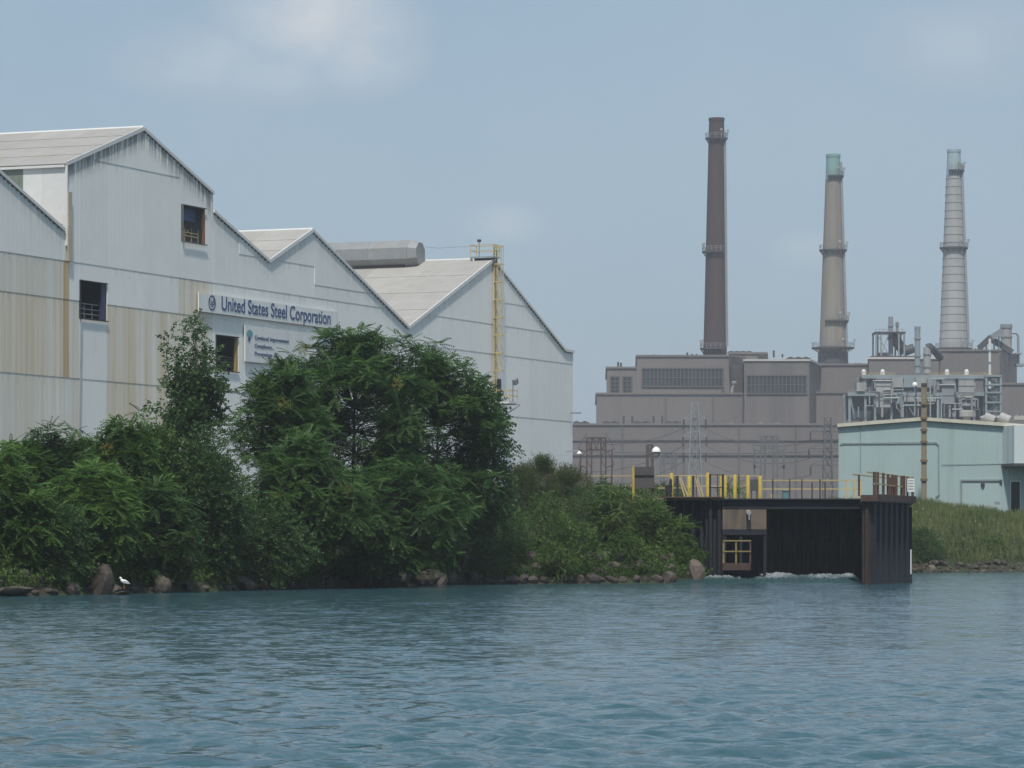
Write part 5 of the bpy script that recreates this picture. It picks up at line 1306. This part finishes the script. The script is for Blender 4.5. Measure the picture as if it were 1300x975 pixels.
def make_tree(name, label, cat, px, top, bot, half, Y, tpl, leafm, nclump=34, per=46, rmin=.55, rmax=1.05, shape=1.0, group=None, base_px=None, depth=.8, trunk_r=.13,
              seeds=0, droop=.35, scale=(.75, 1.2), lead=None, up_bias=.35, tint=(.15, .85)):
    cx_, zt, zb = XP(px, Y), ZP(top, Y), ZP(bot, Y)
    hw = half * Y / FPX
    bx = XP(base_px if base_px is not None else px, Y); by = Y + .6
    by = max(by, float(shore(bx)) + 1.2)
    g = G(bx, by) - .15
    t = thing(name, (bx, by, g), label, cat, group)
    c0 = np.array([cx_, Y, (zt + zb) / 2]); h = (zt - zb) / 2
    cs, rs, od, tn = [], [], [], []
    tries = 0
    while len(cs) < nclump and tries < nclump * 60:
        tries += 1
        d = unit(1)[0]; rr = (.45 + .55 * rng.random() ** .45)
        # crown wider low down, uneven
        zf = d[2] * rr
        wf = (1 - .30 * shape * max(0, zf)) * (.88 + .24 * math.sin(3.1 * math.atan2(d[1], d[0]) + px))
        r = rmin + (rmax - rmin) * rng.random()
        p = c0 + np.array([d[0] * rr * max(.2, hw - r * .55) * wf, d[1] * rr * max(.2, hw * depth - r * .4) * wf, zf * max(.3, h - r * .55)])
        gq = G(p[0], p[1]) + .35
        if p[2] < gq:
            if tries < nclump * 8: continue
            p[2] = gq + .3 * rng.random()
        cs.append(p); rs.append(r); v = p - c0 + np.array([0, 0, .2 * h]); od.append(v / (np.linalg.norm(v) + 1e-6)); tn.append(tint[0] + (tint[1] - tint[0]) * rng.random())
    for (lx, ly, lw, *dy_) in (lead or []):
        p = np.array([XP(lx, Y), Y + rng.normal(-.9 if lw > 15 else 0, .4), ZP(ly, Y)]); p[1] -= (dy_[0] if dy_ else 0); cs.append(p); rs.append(lw * Y / FPX); od.append(np.array([0, 0, 1.0])); tn.append(tint[0] + (tint[1] - tint[0]) * rng.random())
    ros = tpl is T_AIL or tpl is T_SUM
    parts = [clump_leaves(cs, rs, per * (1.75 if ros else 1.25), tpl, od, tn, droop, scale if not ros else (scale[0] * .85, scale[1] * .85), up_bias=up_bias, rosette=ros)]
    v, q, tt = join(parts)
    crown = mesh_np('crown', v, q, leafm, face_attr={'tint': tt}, parent=t, origin=tuple(c0))
    # trunk and limbs
    mb = MB(); top_p = Vector((cx_, Y, zb + (zt - zb) * .62))
    pts = limb(mb, (bx, by, g), top_p, trunk_r, trunk_r * .4, .05, 6)
    mb.build('trunk', M_BARK, t)
    tw = MB()
    order = sorted(range(len(cs)), key=lambda i: -rs[i])
    for n_, i in enumerate(order):
        src = min(pts[1:], key=lambda p: (Vector(cs[i]) - p).length + (2.0 if p.z > cs[i][2] + .3 else 0))
        own = n_ < 14 and trunk_r > .06
        lb_ = MB() if own else tw
        limb(lb_, src, cs[i], trunk_r * .27, trunk_r * .09, .16, 4)
        if own: lb_.build('limb', M_BARK, t)
    if tw.v: tw.build('twigs', M_BARK, t)['kind'] = 'stuff'
    if seeds:
        cand = [i for i in range(len(cs)) if cs[i][1] < Y + .2]
        pk = rng.choice(cand, min(seeds, len(cand)), replace=False)
        sp = [clump_leaves([cs[i] + np.array([rng.normal(0, .3), -rs[i] * .85, rs[i] * .25])], [.2], 900, T_BUSH, [np.array([0, -1., .3])], [.5], .4, (.35, .6)) for i in pk]
        for v, q, tt in sp: tag(mesh_np('seed_cluster', v, q, L_SEED, face_attr={'tint': tt}, parent=t, origin=tuple(v.mean(0))), kind='stuff')
    return t

# the big trees of heaven before the mill
A = dict(tpl=T_AIL, leafm=L_AIL)
make_tree('tree_of_heaven', 'tallest broad feathery tree, its top just under the end of the name sign', 'tree', 450, 420, 680, 104, 167, **A, nclump=135, per=44, rmin=.6, rmax=1.2, shape=.5, seeds=2, lead=[(430, 478, 26, 2.2), (455, 490, 28, 2.4), (440, 505, 26, 2.4), (478, 485, 26, 2.2), (410, 495, 24, 2.0), (500, 500, 26, 2.0), (512, 444, 20), (530, 456, 20), (412, 432, 14), (436, 432, 18), (488, 438, 18), (463, 432, 18), (420, 446, 20), (515, 450, 18), (398, 452, 18), (390, 475, 20), (450, 455, 24), (480, 465, 24), (510, 480, 24), (420, 475, 24)])
make_tree('tree_of_heaven', 'feathery tree whose top covers the end of the slogan board', 'tree', 362, 460, 668, 66, 162, **A, nclump=85, per=46, rmin=.55, rmax=1.05, seeds=3, lead=[(350, 474, 17), (372, 458, 15), (332, 492, 15), (318, 502, 10), (340, 520, 20), (312, 530, 16), (375, 490, 22), (360, 520, 22)])
make_tree('tree_of_heaven', 'feathery tree with a pointed sprig top below the gable valley', 'tree', 556, 450, 690, 78, 170, **A, nclump=100, shape=.6, per=42, rmin=.55, rmax=1.1, seeds=1, lead=[(555, 450, 13), (556, 440, 8), (578, 466, 16), (532, 466, 18), (600, 488, 17), (550, 490, 24), (580, 510, 24), (525, 505, 24), (600, 530, 22), (555, 540, 26)])
make_tree('cottonwood_tree', 'loose small-leaved tree leaning out over the weeds beside the white gable', 'tree', 612, 490, 690, 46, 172, T_POP, L_DARK, nclump=66, per=62, rmin=.4, rmax=.8, lead=[(598, 490, 12), (590, 474, 10), (632, 548, 13), (644, 574, 10), (618, 516, 13), (628, 580, 16), (610, 545, 18), (600, 590, 20)], base_px=585, droop=.2)
make_tree('tree_of_heaven', 'low drooping feathery tree hanging over the shore rocks beneath the tallest tree', 'tree', 505, 575, 735, 96, 161, **A, nclump=90, per=44, rmin=.55, rmax=1.0, droop=.6, tint=(0, .6))
make_tree('tree_of_heaven', 'low feathery tree with tan seed heads before the slogan board tree', 'tree', 385, 545, 722, 82, 156, **A, nclump=88, per=46, rmin=.5, rmax=1.0, droop=.5, seeds=5)
make_tree('cottonwood_tree', 'slender cottonwood with ragged spires in front of the rust-stained wall', 'tree', 246, 452, 660, 40, 152, T_POP, L_POP, nclump=64, per=105, rmin=.35, rmax=.75, droop=.0, depth=.9,
          lead=[(247, 410, 6), (244, 424, 9), (250, 442, 13), (258, 462, 14), (216, 436, 8), (222, 452, 9), (226, 474, 10), (266, 452, 8), (268, 478, 13), (252, 428, 9), (246, 416, 7), (222, 462, 10), (256, 480, 16), (230, 495, 14), (212, 500, 10), (282, 498, 9), (200, 530, 9), (238, 480, 14), (215, 425, 5)], trunk_r=.11)
make_tree('shade_tree', 'dark small-leaved tree filling the bank below the slender cottonwood', 'tree', 262, 552, 735, 62, 149, T_SHR, L_DARK, nclump=62, per=62, rmin=.5, rmax=.95, droop=.3)
make_tree('sumac_tree', 'dark flat-topped sumac beside the rusty wall near the water gull', 'tree', 65, 545, 690, 52, 147, T_SUM, L_DARK, nclump=44, per=58, rmin=.45, rmax=.85, lead=[(40, 556, 12), (70, 550, 14), (98, 556, 12)])
make_tree('sumac_tree', 'mid green sumac rising between the dark sumac and the cottonwood', 'tree', 160, 530, 700, 55, 146, T_SUM, L_SUM, nclump=52, per=56, rmin=.45, rmax=.9, lead=[(135, 548, 9), (180, 533, 12), (150, 540, 10)], seeds=1)
make_tree('sumac_tree', 'bright yellow-green sumac in front, fanning above the gull rock', 'tree', 118, 585, 722, 64, 141.5, T_SUM, L_SUM, nclump=58, per=58, rmin=.5, rmax=.9, tint=(.4, 1))
make_tree('sumac_tree', 'sumac at the picture edge leaning over the muddy shore', 'tree', 8, 568, 735, 60, 137.5, T_SUM, L_SUM, nclump=58, per=56, rmin=.5, rmax=.9)
make_tree('sumac_tree', 'small dark sumac drooping to the water between gull and cottonwood', 'tree', 205, 610, 735, 55, 144.5, T_SUM, L_DARK, nclump=50, per=54, rmin=.45, rmax=.85, droop=.6)
make_tree('shade_tree', 'dark bushy tree low on the bank behind the pale pointed boulder', 'tree', 60, 640, 745, 62, 138.5, T_SHR, L_DARK, nclump=46, per=60, rmin=.45, rmax=.8)
make_tree('shade_tree', 'round bushy tree closing the gap beside the slender cottonwood', 'tree', 195, 545, 680, 42, 149, T_SHR, L_SHR, nclump=50, per=62, rmin=.45, rmax=.85)
make_tree('sumac_tree', 'sumac filling the gap behind the bright front sumac', 'tree', 105, 556, 690, 44, 148, T_SUM, L_SUM, nclump=50, per=56, rmin=.45, rmax=.85)
make_tree('sumac_tree', 'sumac behind the one at the picture edge', 'tree', 30, 560, 690, 42, 146, T_SUM, L_SUM, nclump=46, per=56, rmin=.45, rmax=.85)
make_tree('sumac_tree', 'sumac growing at the mill corner, upstream of the long muddy rock', 'tree', -85, 560, 740, 60, 134, T_SUM, L_SUM, nclump=44, per=50, rmin=.5, rmax=.9)
make_tree('shade_tree', 'dark tree low on the bank under the drooping feathery trees', 'tree', 335, 640, 742, 58, 152.5, T_SHR, L_DARK, nclump=44, per=58, rmin=.45, rmax=.8, droop=.4)

# shrubs on the middle bank
def shrub(label, px, top, bot, half, Y, tpl=T_SHR, leafm=L_SHR, per=64, n=22, rmin=.28, rmax=.6, **kw):
    return make_tree('shrub', label, 'shrub', px, top, bot, half, Y, tpl, leafm, nclump=n, per=per, rmin=rmin, rmax=rmax, group='shrubs on the bank', trunk_r=.05, scale=(.6, 1.0), **kw)
shrub('tall wispy shrub in front of the white mill end', 683, 584, 662, 30, 186, T_WEED, L_WEED, per=150, n=34, up_bias=1.2, droop=-.5)
shrub('grassy grey-green shrub beside the lamp on the mill corner', 718, 598, 672, 34, 188, T_WEED, L_WEED, per=140, n=34, up_bias=1.2, droop=-.4)
shrub('wispy weed shrub under the brown shed', 658, 600, 672, 32, 184, T_WEED, L_WEED, per=140, n=34, up_bias=1.0, droop=-.3)
shrub('dark dense shrub next to the loose cottonwood', 640, 640, 715, 38, 177, T_SHR, L_DARK, n=30)
shrub('rounded green shrub halfway up the bank below the brown shed', 690, 625, 712, 38, 179, n=40)
shrub('dark sumac shrub just below the grey board screen', 768, 606, 668, 34, 186, T_SUM, L_DARK, n=24)
shrub('yellow-green sumac shrub spreading below the grey board screen', 780, 618, 690, 40, 182, T_SUM, L_SHR2, n=28)
shrub('mid green shrub low on the bank above flat riprap', 735, 665, 725, 36, 178.5, T_SHR, L_SHR, n=30)
shrub('light green weedy shrub near the waterline rocks', 700, 690, 736, 34, 176.8, T_BUSH, L_SHR, n=24)
shrub('bushy shrub against the dark sheet piling', 826, 626, 705, 34, 183.5, T_SHR, L_SHR, n=36)
shrub('feathery bright shrub brushing the top of the sheet piling', 828, 636, 672, 22, 184.5, T_AIL, L_SHR2, per=34, n=12)
shrub('leafy shrub reaching across the sheet piling above the big boulder', 868, 658, 715, 20, 183.6, T_AIL, L_SHR, per=34, n=14)
shrub('low shrub hugging the big pale boulder', 858, 695, 735, 20, 182.6, T_BUSH, L_SHR, n=18)
shrub('green shrub at the foot of the bank beside riprap', 795, 680, 732, 34, 180.5, T_SHR, L_SHR, n=28)
shrub('dark shrub tucked between two lighter shrubs mid bank', 740, 622, 700, 34, 182.5, T_SHR, L_DARK, n=22)
shrub('small leafy shrub growing on the deck behind the slim bollards', 925, 612, 640, 12, 200, T_SHR, L_SHR, n=10, rmax=.4)
shrub('tiny leafy shrub before the lone yellow bollard', 934, 621, 640, 8, 197, T_SHR, L_SHR2, n=7, rmax=.35)
shrub('drooping shrub low under the loose cottonwood', 610, 672, 738, 34, 174, T_SHR, L_DARK, n=26)
shrub('bright shrub on the grassy slope before the teal loading door', 1247, 672, 685, 14, 270, T_BUSH, L_SHR2, n=8, rmin=.3, rmax=.5)
shrub('dark shrub at the grassy slope foot beside the pier', 1172, 672, 716, 22, 247, T_SHR, L_DARK, n=22, rmin=.5, rmax=.9)
shrub('green shrub on the grassy slope foot, beyond the grey patch', 1262, 688, 715, 14, 254, T_SHR, L_SHR, n=10, rmin=.4, rmax=.7)

# weeds and grass nobody could count
def cover(name, label, xs, ys, tpl, leafm, n, scale, tintf, up=1.0, spread=.6, zoff=.05):
    px = xs[0] + (xs[1] - xs[0]) * rng.random(n); 
    d = ys[0] + (ys[1] - ys[0]) * rng.random(n)
    y = shore(px) + d
    pos = np.stack([px, y, gz(px, y) + zoff], 1)
    f = rng.normal(0, spread, (n, 3)); f[:, 2] = up * (.5 + rng.random(n))
    u = rng.normal(0, 1, (n, 3))
    sc = scale[0] + (scale[1] - scale[0]) * rng.random(n)
    v, q, tt = scatter(tpl, pos, f, u, sc, tintf(px, y))
    o = mesh_np(name, v, q, leafm, face_attr={'tint': tt}); return tag(o, label, 'plants', kind='stuff')
def patch(px, y): return np.clip(.5 + .35 * np.sin(px * .9 + .3 * y) * np.sin(y * .55 - .2 * px) + rng.normal(0, .15, len(px)), 0, 1)
cover('shore_weeds', 'low dark green weeds hanging over the shore rocks', (-24, 10.0), (.35, 4.5), T_BUSH, L_SHR, 7000, (.7, 1.3), patch, .5)
cover('undergrowth', 'green weeds covering the tree-lined bank', (-30, 10.0), (.5, 11), T_SHR, L_SHR, 9000, (.7, 1.4), patch, .7)
cover('tall_weeds', 'pale tall weeds along the top of the middle bank', (-6, 9.6), (6, 26), T_WEED, L_WEED, 3600, (.6, 1.2), patch, 1.6, .35)
cover('mill_end_weeds', 'wispy grey-green weeds between the mill end and the dock', (.5, 9.5), (7, 22), T_WEED, L_WEED, 2600, (.8, 1.7), patch, 1.8, .4)
T_BLADE = np.array([leaflet((math.cos(a) * .05, math.sin(a) * .05, 0), np.array([1.0, .22 * math.cos(a), .22 * math.sin(a)]), (0, -math.sin(a), math.cos(a)), .8, .05) for a in (0, 1.3, 2.5, 3.8, 5.0)])
cover('bank_grass', 'dry green and tan grass on the slope below the teal building', (21, 62), (2.2, 44), T_BLADE, L_GRASS, 16000, (.5, 1.1), patch, 1.8, .35)
cover('slope_weeds', 'green weeds patched over the grassy slope', (21, 62), (1.6, 14), T_BUSH, L_WEED, 3200, (.7, 1.5), patch, .9)
cover('wildflowers', 'small white wildflower heads dotting the grassy slope', (24, 60), (6, 40), tpl_spray(6, .16, .07, .07), L_FLOWER, 110, (.6, 1.3), patch, 1, .4, .75)

# ------------------------------------------------------------------ rocks
def rock_mesh(seed, flat=.7, sub=2):
    bm = bmesh.new(); bmesh.ops.create_icosphere(bm, subdivisions=sub, radius=1)
    r = random.Random(seed); off = Vector((r.random() * 50, r.random() * 50, r.random() * 50))
    planes = [(Vector((r.gauss(0,1), r.gauss(0,1), r.gauss(0,1))).normalized(), .55 + .3 * r.random()) for _ in range(9)]
    for v in bm.verts:
        p = v.co.copy()
        for nn, dd in planes:
            k = p.dot(nn)
            if k > dd: p -= nn * (k - dd) * .9
        p += p.normalized() * .10 * mnoise.noise(p * 2.2 + off)
        v.co = Vector((p.x, p.y * .85, p.z * flat))
    me = bpy.data.meshes.new('boulder'); bm.to_mesh(me); bm.free()
    for p in me.polygons: p.use_smooth = False
    return me
ROCKS = [rock_mesh(s, f) for s, f in ((1, .7), (2, .6), (3, .85), (4, .55), (5, .75), (6, .65))]
ROCKS_P = [m_.copy() for m_ in ROCKS]
for m_ in ROCKS: m_.materials.append(M_ROCK)
for m_ in ROCKS_P: m_.materials.append(M_ROCKPALE)
def rock(px, py, w, h, Y, label, pale=False, k=None, group=None, X=None, sink=.25, rot=None):
    me = (ROCKS_P if pale else ROCKS)[k if k is not None else int(rng.integers(6))]
    o = bpy.data.objects.new('boulder', me); COL.objects.link(o)
    kk = Y / FPX; sx = w * kk / 2 * 1.12; sz = h * kk / 2 * 1.25
    zb = ZP(py, Y)
    o.location = (XP(px, Y) if X is None else X, Y, zb + sz * .60); o.scale = (sx, sx * .9, sz / .65)
    o.rotation_euler = (rng.normal(0, .15), rng.normal(0, .12), rng.random() * 6.28 if rot is None else rot)
    return tag(o, label, 'rock', group)
SR = 'dark rough riprap rock half in the river below the leafy bank'
rock(129, 753, 36, 34, 139.5, 'tall blunt grey-brown boulder beside the gull', False, 2)
rock(154, 757, 28, 7, 138.9, 'flat low rock at the waterline under the gull', False, 3)
rock(205, 751, 26, 20, 143.5, 'brown boulder in the dark gap past the gull', False, 4)
rock(412, 731, 16, 22, 161.5, 'pale upright rock catching light under the feathery trees', True, 5)
rock(398, 727, 24, 18, 162.3, 'pale slanting rock leaning on the upright pale one', True, 0)
rock(368, 735, 26, 20, 159.5, 'broad brown rock next to the pale rocks on the shore', False, 1)
rock(390, 738, 20, 12, 159.0, 'small pale brown rock in front of the broad brown one', True, 1)
rock(882, 738, 29, 27, 181.9, 'big pale tan boulder leaning against the sheet piling', True, 4)
rock(15, 757, 60, 14, 134.9, 'long low muddy rock at the picture edge', False, 3)
rock(672, 728, 12, 22, 178.6, 'small upright reddish rock in the weeds above the shore', True, 0)
rock(832, 736, 22, 9, 181, 'pale rubble lump next to the big tan boulder', True, 3)
rock(545, 742, 34, 24, 167, 'big dark boulder under the low drooping tree', False, 0)
rock(490, 744, 30, 24, 162.5, 'dark leaning boulder beneath the feathery branches', False, 2)
for (x0, x1, n_, s0_, s1_) in ((-20.5, -12, 40, 14, 32), (-12, -1.9, 58, 14, 34), (-1.9, 8.4, 54, 12, 27)):
    for i in range(n_):
        X = x0 + (x1 - x0) * (i + rng.random()) / n_; row = i % 3
        Y = float(shore(X)) + .15 + row * (.9 + .4 * rng.random())
        w = s0_ + (s1_ - s0_) * rng.random() ** 1.6
        zb = G(X, Y) - .12
        rock(0, HOR - (zb - CAMZ) / Y * FPX, w, w * (.5 + .3 * rng.random()), Y, SR, group='riprap rocks along the wooded shore', X=X)
SR2 = 'small grey-brown riprap rock along the shore below the grassy slope'
for i in range(58):
    X = 26.6 + (40 - 26.6) * (i + rng.random()) / 58; Y = float(shore(X)) + .1 + (i % 3) * .8
    w = 6 + 10 * rng.random() ** 2
    zb = G(X, Y) - .1
    rock(0, HOR - (zb - CAMZ) / Y * FPX, w, w * .6, Y, SR2, group='riprap rocks under the grassy slope', X=X, pale=(i % 9 == 0))

# ------------------------------------------------------------------ gull
gx_, gy_ = XP(158, 138.7), 138.7; gzz = ZP(746.8, 138.7)
gull = thing('gull', (gx_, gy_, gzz), 'white gull with grey wings standing on a low rock at the waterline', 'bird')
M_GULLW = mat('gull_white', (.78, .78, .77), .7, var=.03); M_GULLG = mat('gull_grey', (.36, .38, .41), .7, var=.05); M_BEAK = mat('gull_beak', (.45, .22, .05), .5)
prof = [(-.165, .20, .012), (-.12, .215, .035), (-.05, .235, .068), (.02, .25, .078), (.08, .275, .068), (.115, .32, .045), (.128, .355, .036), (.142, .385, .042), (.165, .392, .036), (.185, .388, .014)]
n_ = 12; vs = []; fs = []
for i, (x, z, r) in enumerate(prof):
    a = prof[max(0, i-1)]; b = prof[min(len(prof)-1, i+1)]; d = Vector((b[0]-a[0], 0, b[1]-a[1])).normalized(); up = Vector((-d.z, 0, d.x))
    for j in range(n_):
        t_ = 2*math.pi*j/n_; p = Vector((x, 0, z)) + up * (r * math.cos(t_)) + Vector((0, 1, 0)) * (r * .9 * math.sin(t_))
        vs.append((gx_ - p.x * 1.05, gy_ + p.y, gzz + p.z * 1.05))
fs = [(a*n_+j, a*n_+(j+1) % n_, (a+1)*n_+(j+1) % n_, (a+1)*n_+j) for a in range(len(prof)-1) for j in range(n_)] + [tuple(range(n_-1,-1,-1)), tuple(range((len(prof)-1)*n_, len(prof)*n_))]
MB().add(vs, fs).build('body', M_GULLW, gull, smooth=True)
for s in (-1, 1):
    MB().prism([(gx_ - .06, gy_ + s * .073, gzz + .285), (gx_ - .03, gy_ + s * .080, gzz + .22), (gx_ + .10, gy_ + s * .060, gzz + .175), (gx_ + .24, gy_ + s * .012, gzz + .175), (gx_ + .12, gy_ + s * .055, gzz + .255), (gx_ + .02, gy_ + s * .072, gzz + .30)], (0, s * .012, 0)).build('wing', M_GULLG, gull)
    MB().tube((gx_ - .01, gy_ + s * .03, gzz), (gx_ - .01, gy_ + s * .03, gzz + .20), .008, n=6).build('leg', M_BEAK, gull)
    MB().box((gx_ - .05, gy_ + s * .03 - .02, gzz - .004), (gx_ + .01, gy_ + s * .03 + .02, gzz + .008)).build('foot', M_BEAK, gull)
    MB().lathe((gx_ - .172, gy_ + s * .034, gzz + .415), [(.007, -.004), (.007, .004)], 8).build('eye', M_BLACK, gull)
MB().tube((gx_ - .19, gy_, gzz + .405), (gx_ - .245, gy_, gzz + .395), .013, .004, n=8).build('beak', M_BEAK, gull)

# ------------------------------------------------------------------ white water at the outlet
m = bpy.data.materials.new('foam'); m.use_nodes = True
n, l = m.node_tree.nodes, m.node_tree.links; b = n['Principled BSDF']
a_ = N(n, 'ShaderNodeAttribute', attribute_name='foam'); t = N(n, 'ShaderNodeTexCoord')
mp = N(n, 'ShaderNodeMapping'); mp.inputs['Scale'].default_value = (1.2, .45, 1.5); l.new(t.outputs['Object'], mp.inputs[0])
nz = N(n, 'ShaderNodeTexNoise', Scale=3.4, Detail=9.0, Roughness=.75); l.new(mp.outputs[0], nz.inputs['Vector'])
sb = N(n, 'ShaderNodeMath', operation='ADD'); l.new(nz.outputs[0], sb.inputs[0]); l.new(a_.outputs['Fac'], sb.inputs[1])
mr = N(n, 'ShaderNodeMapRange'); l.new(sb.outputs[0], mr.inputs[0]); mr.inputs[1].default_value = .70; mr.inputs[2].default_value = 1.08
mx = N(n, 'ShaderNodeMix', data_type='RGBA'); l.new(mr.outputs[0], mx.inputs[0]); mx.inputs[6].default_value = (.022, .062, .066, 1); mx.inputs[7].default_value = (.30, .34, .36, 1)
l.new(mx.outputs[2], b.inputs['Base Color']); b.inputs['Roughness'].default_value = .3
bp = N(n, 'ShaderNodeBump', Strength=1.0, Distance=.15); l.new(nz.outputs[0], bp.inputs['Height']); l.new(bp.outputs[0], b.inputs['Normal'])
nxf, nyf = 220, 200
xs = np.linspace(0, 1, nxf); ys = np.linspace(178.5, 205.6, nyf)
XF = np.zeros((nyf, nxf)); YF = np.repeat(ys[:, None], nxf, 1)
for j, y in enumerate(ys):
    if y < 185: x0, x1 = XP(842, y), XP(1094, y)
    else: x0, x1 = XP(918.5, y) + .2, XP(1097, y) - .1
    XF[j] = x0 + (x1 - x0) * xs
hump = np.zeros_like(XF)
for i in range(46):
    cx0 = rng.uniform(10, 20); cy0 = rng.uniform(186, 203); w = rng.uniform(.35, .9); wy = rng.uniform(.5, 1.2)
    hump += rng.uniform(.06, .17) * np.exp(-((XF - cx0) / w) ** 2 - ((YF - cy0) / wy) ** 2)
boil = np.clip((YF - 184) / 6, 0, 1) * np.clip((205.5 - YF) / 1.5, 0, 1)
arc = .34 * np.exp(-((YF - 193.5 - 1.3 * np.sin(XF * 1.25) - .6 * np.sin(XF * 2.9 + 1)) / .8) ** 2) * (.55 + .45 * np.sin(XF * 1.9 + .8))
ln = .30 * np.exp(-((YF - 181.9 - .7 * np.sin(XF * .9)) / 1.0) ** 2) * (.65 + .35 * np.sin(XF * 2.3 + .6 * YF))
ripple = .05 * np.sin(XF * 9 + 3 * np.sin(YF * 2.1)) * np.sin(YF * 7 + 2 * np.sin(XF * 3.3)) + .035 * rng.normal(size=XF.shape)
ZF = .10 + ripple + hump * boil + np.clip(arc, 0, 1) * .6 + np.clip(ln, 0, 1) * .8
ed = np.minimum(np.minimum(xs, 1 - xs)[None, :] * 14, np.minimum((YF - 178.5) / 2.2, 1)); ZF = ZF * np.clip(ed, 0, 1) - .10 * (1 - np.clip(ed, 0, 1))
foam = np.clip((ZF - .10) * 2.6 - .08, 0, .66) + .08 * boil
q = grid_quads(nyf, nxf)
tag(mesh_np('white_water', np.stack([XF, YF, ZF], -1).reshape(-1, 3), q, m, smooth=True, face_attr={'foam': foam.reshape(-1)[q].mean(1)}), 'churning white water pouring out of the dock outlet', 'water', kind='stuff')

# ------------------------------------------------------------------ haze
hz = MB(); hz.box((-3200, -3200, -4.5), (3200, 6200, 150))
m = bpy.data.materials.new('haze'); m.use_nodes = True
n, l = m.node_tree.nodes, m.node_tree.links
n.remove(n['Principled BSDF'])
pv = N(n, 'ShaderNodeVolumePrincipled'); pv.inputs['Density'].default_value = 0.00021; pv.inputs['Color'].default_value = (.80, .88, .96, 1)
l.new(pv.outputs[0], n['Material Output'].inputs['Volume'])
tag(hz.build('haze', m), 'thin summer haze over the river and the plant', 'haze', kind='stuff')
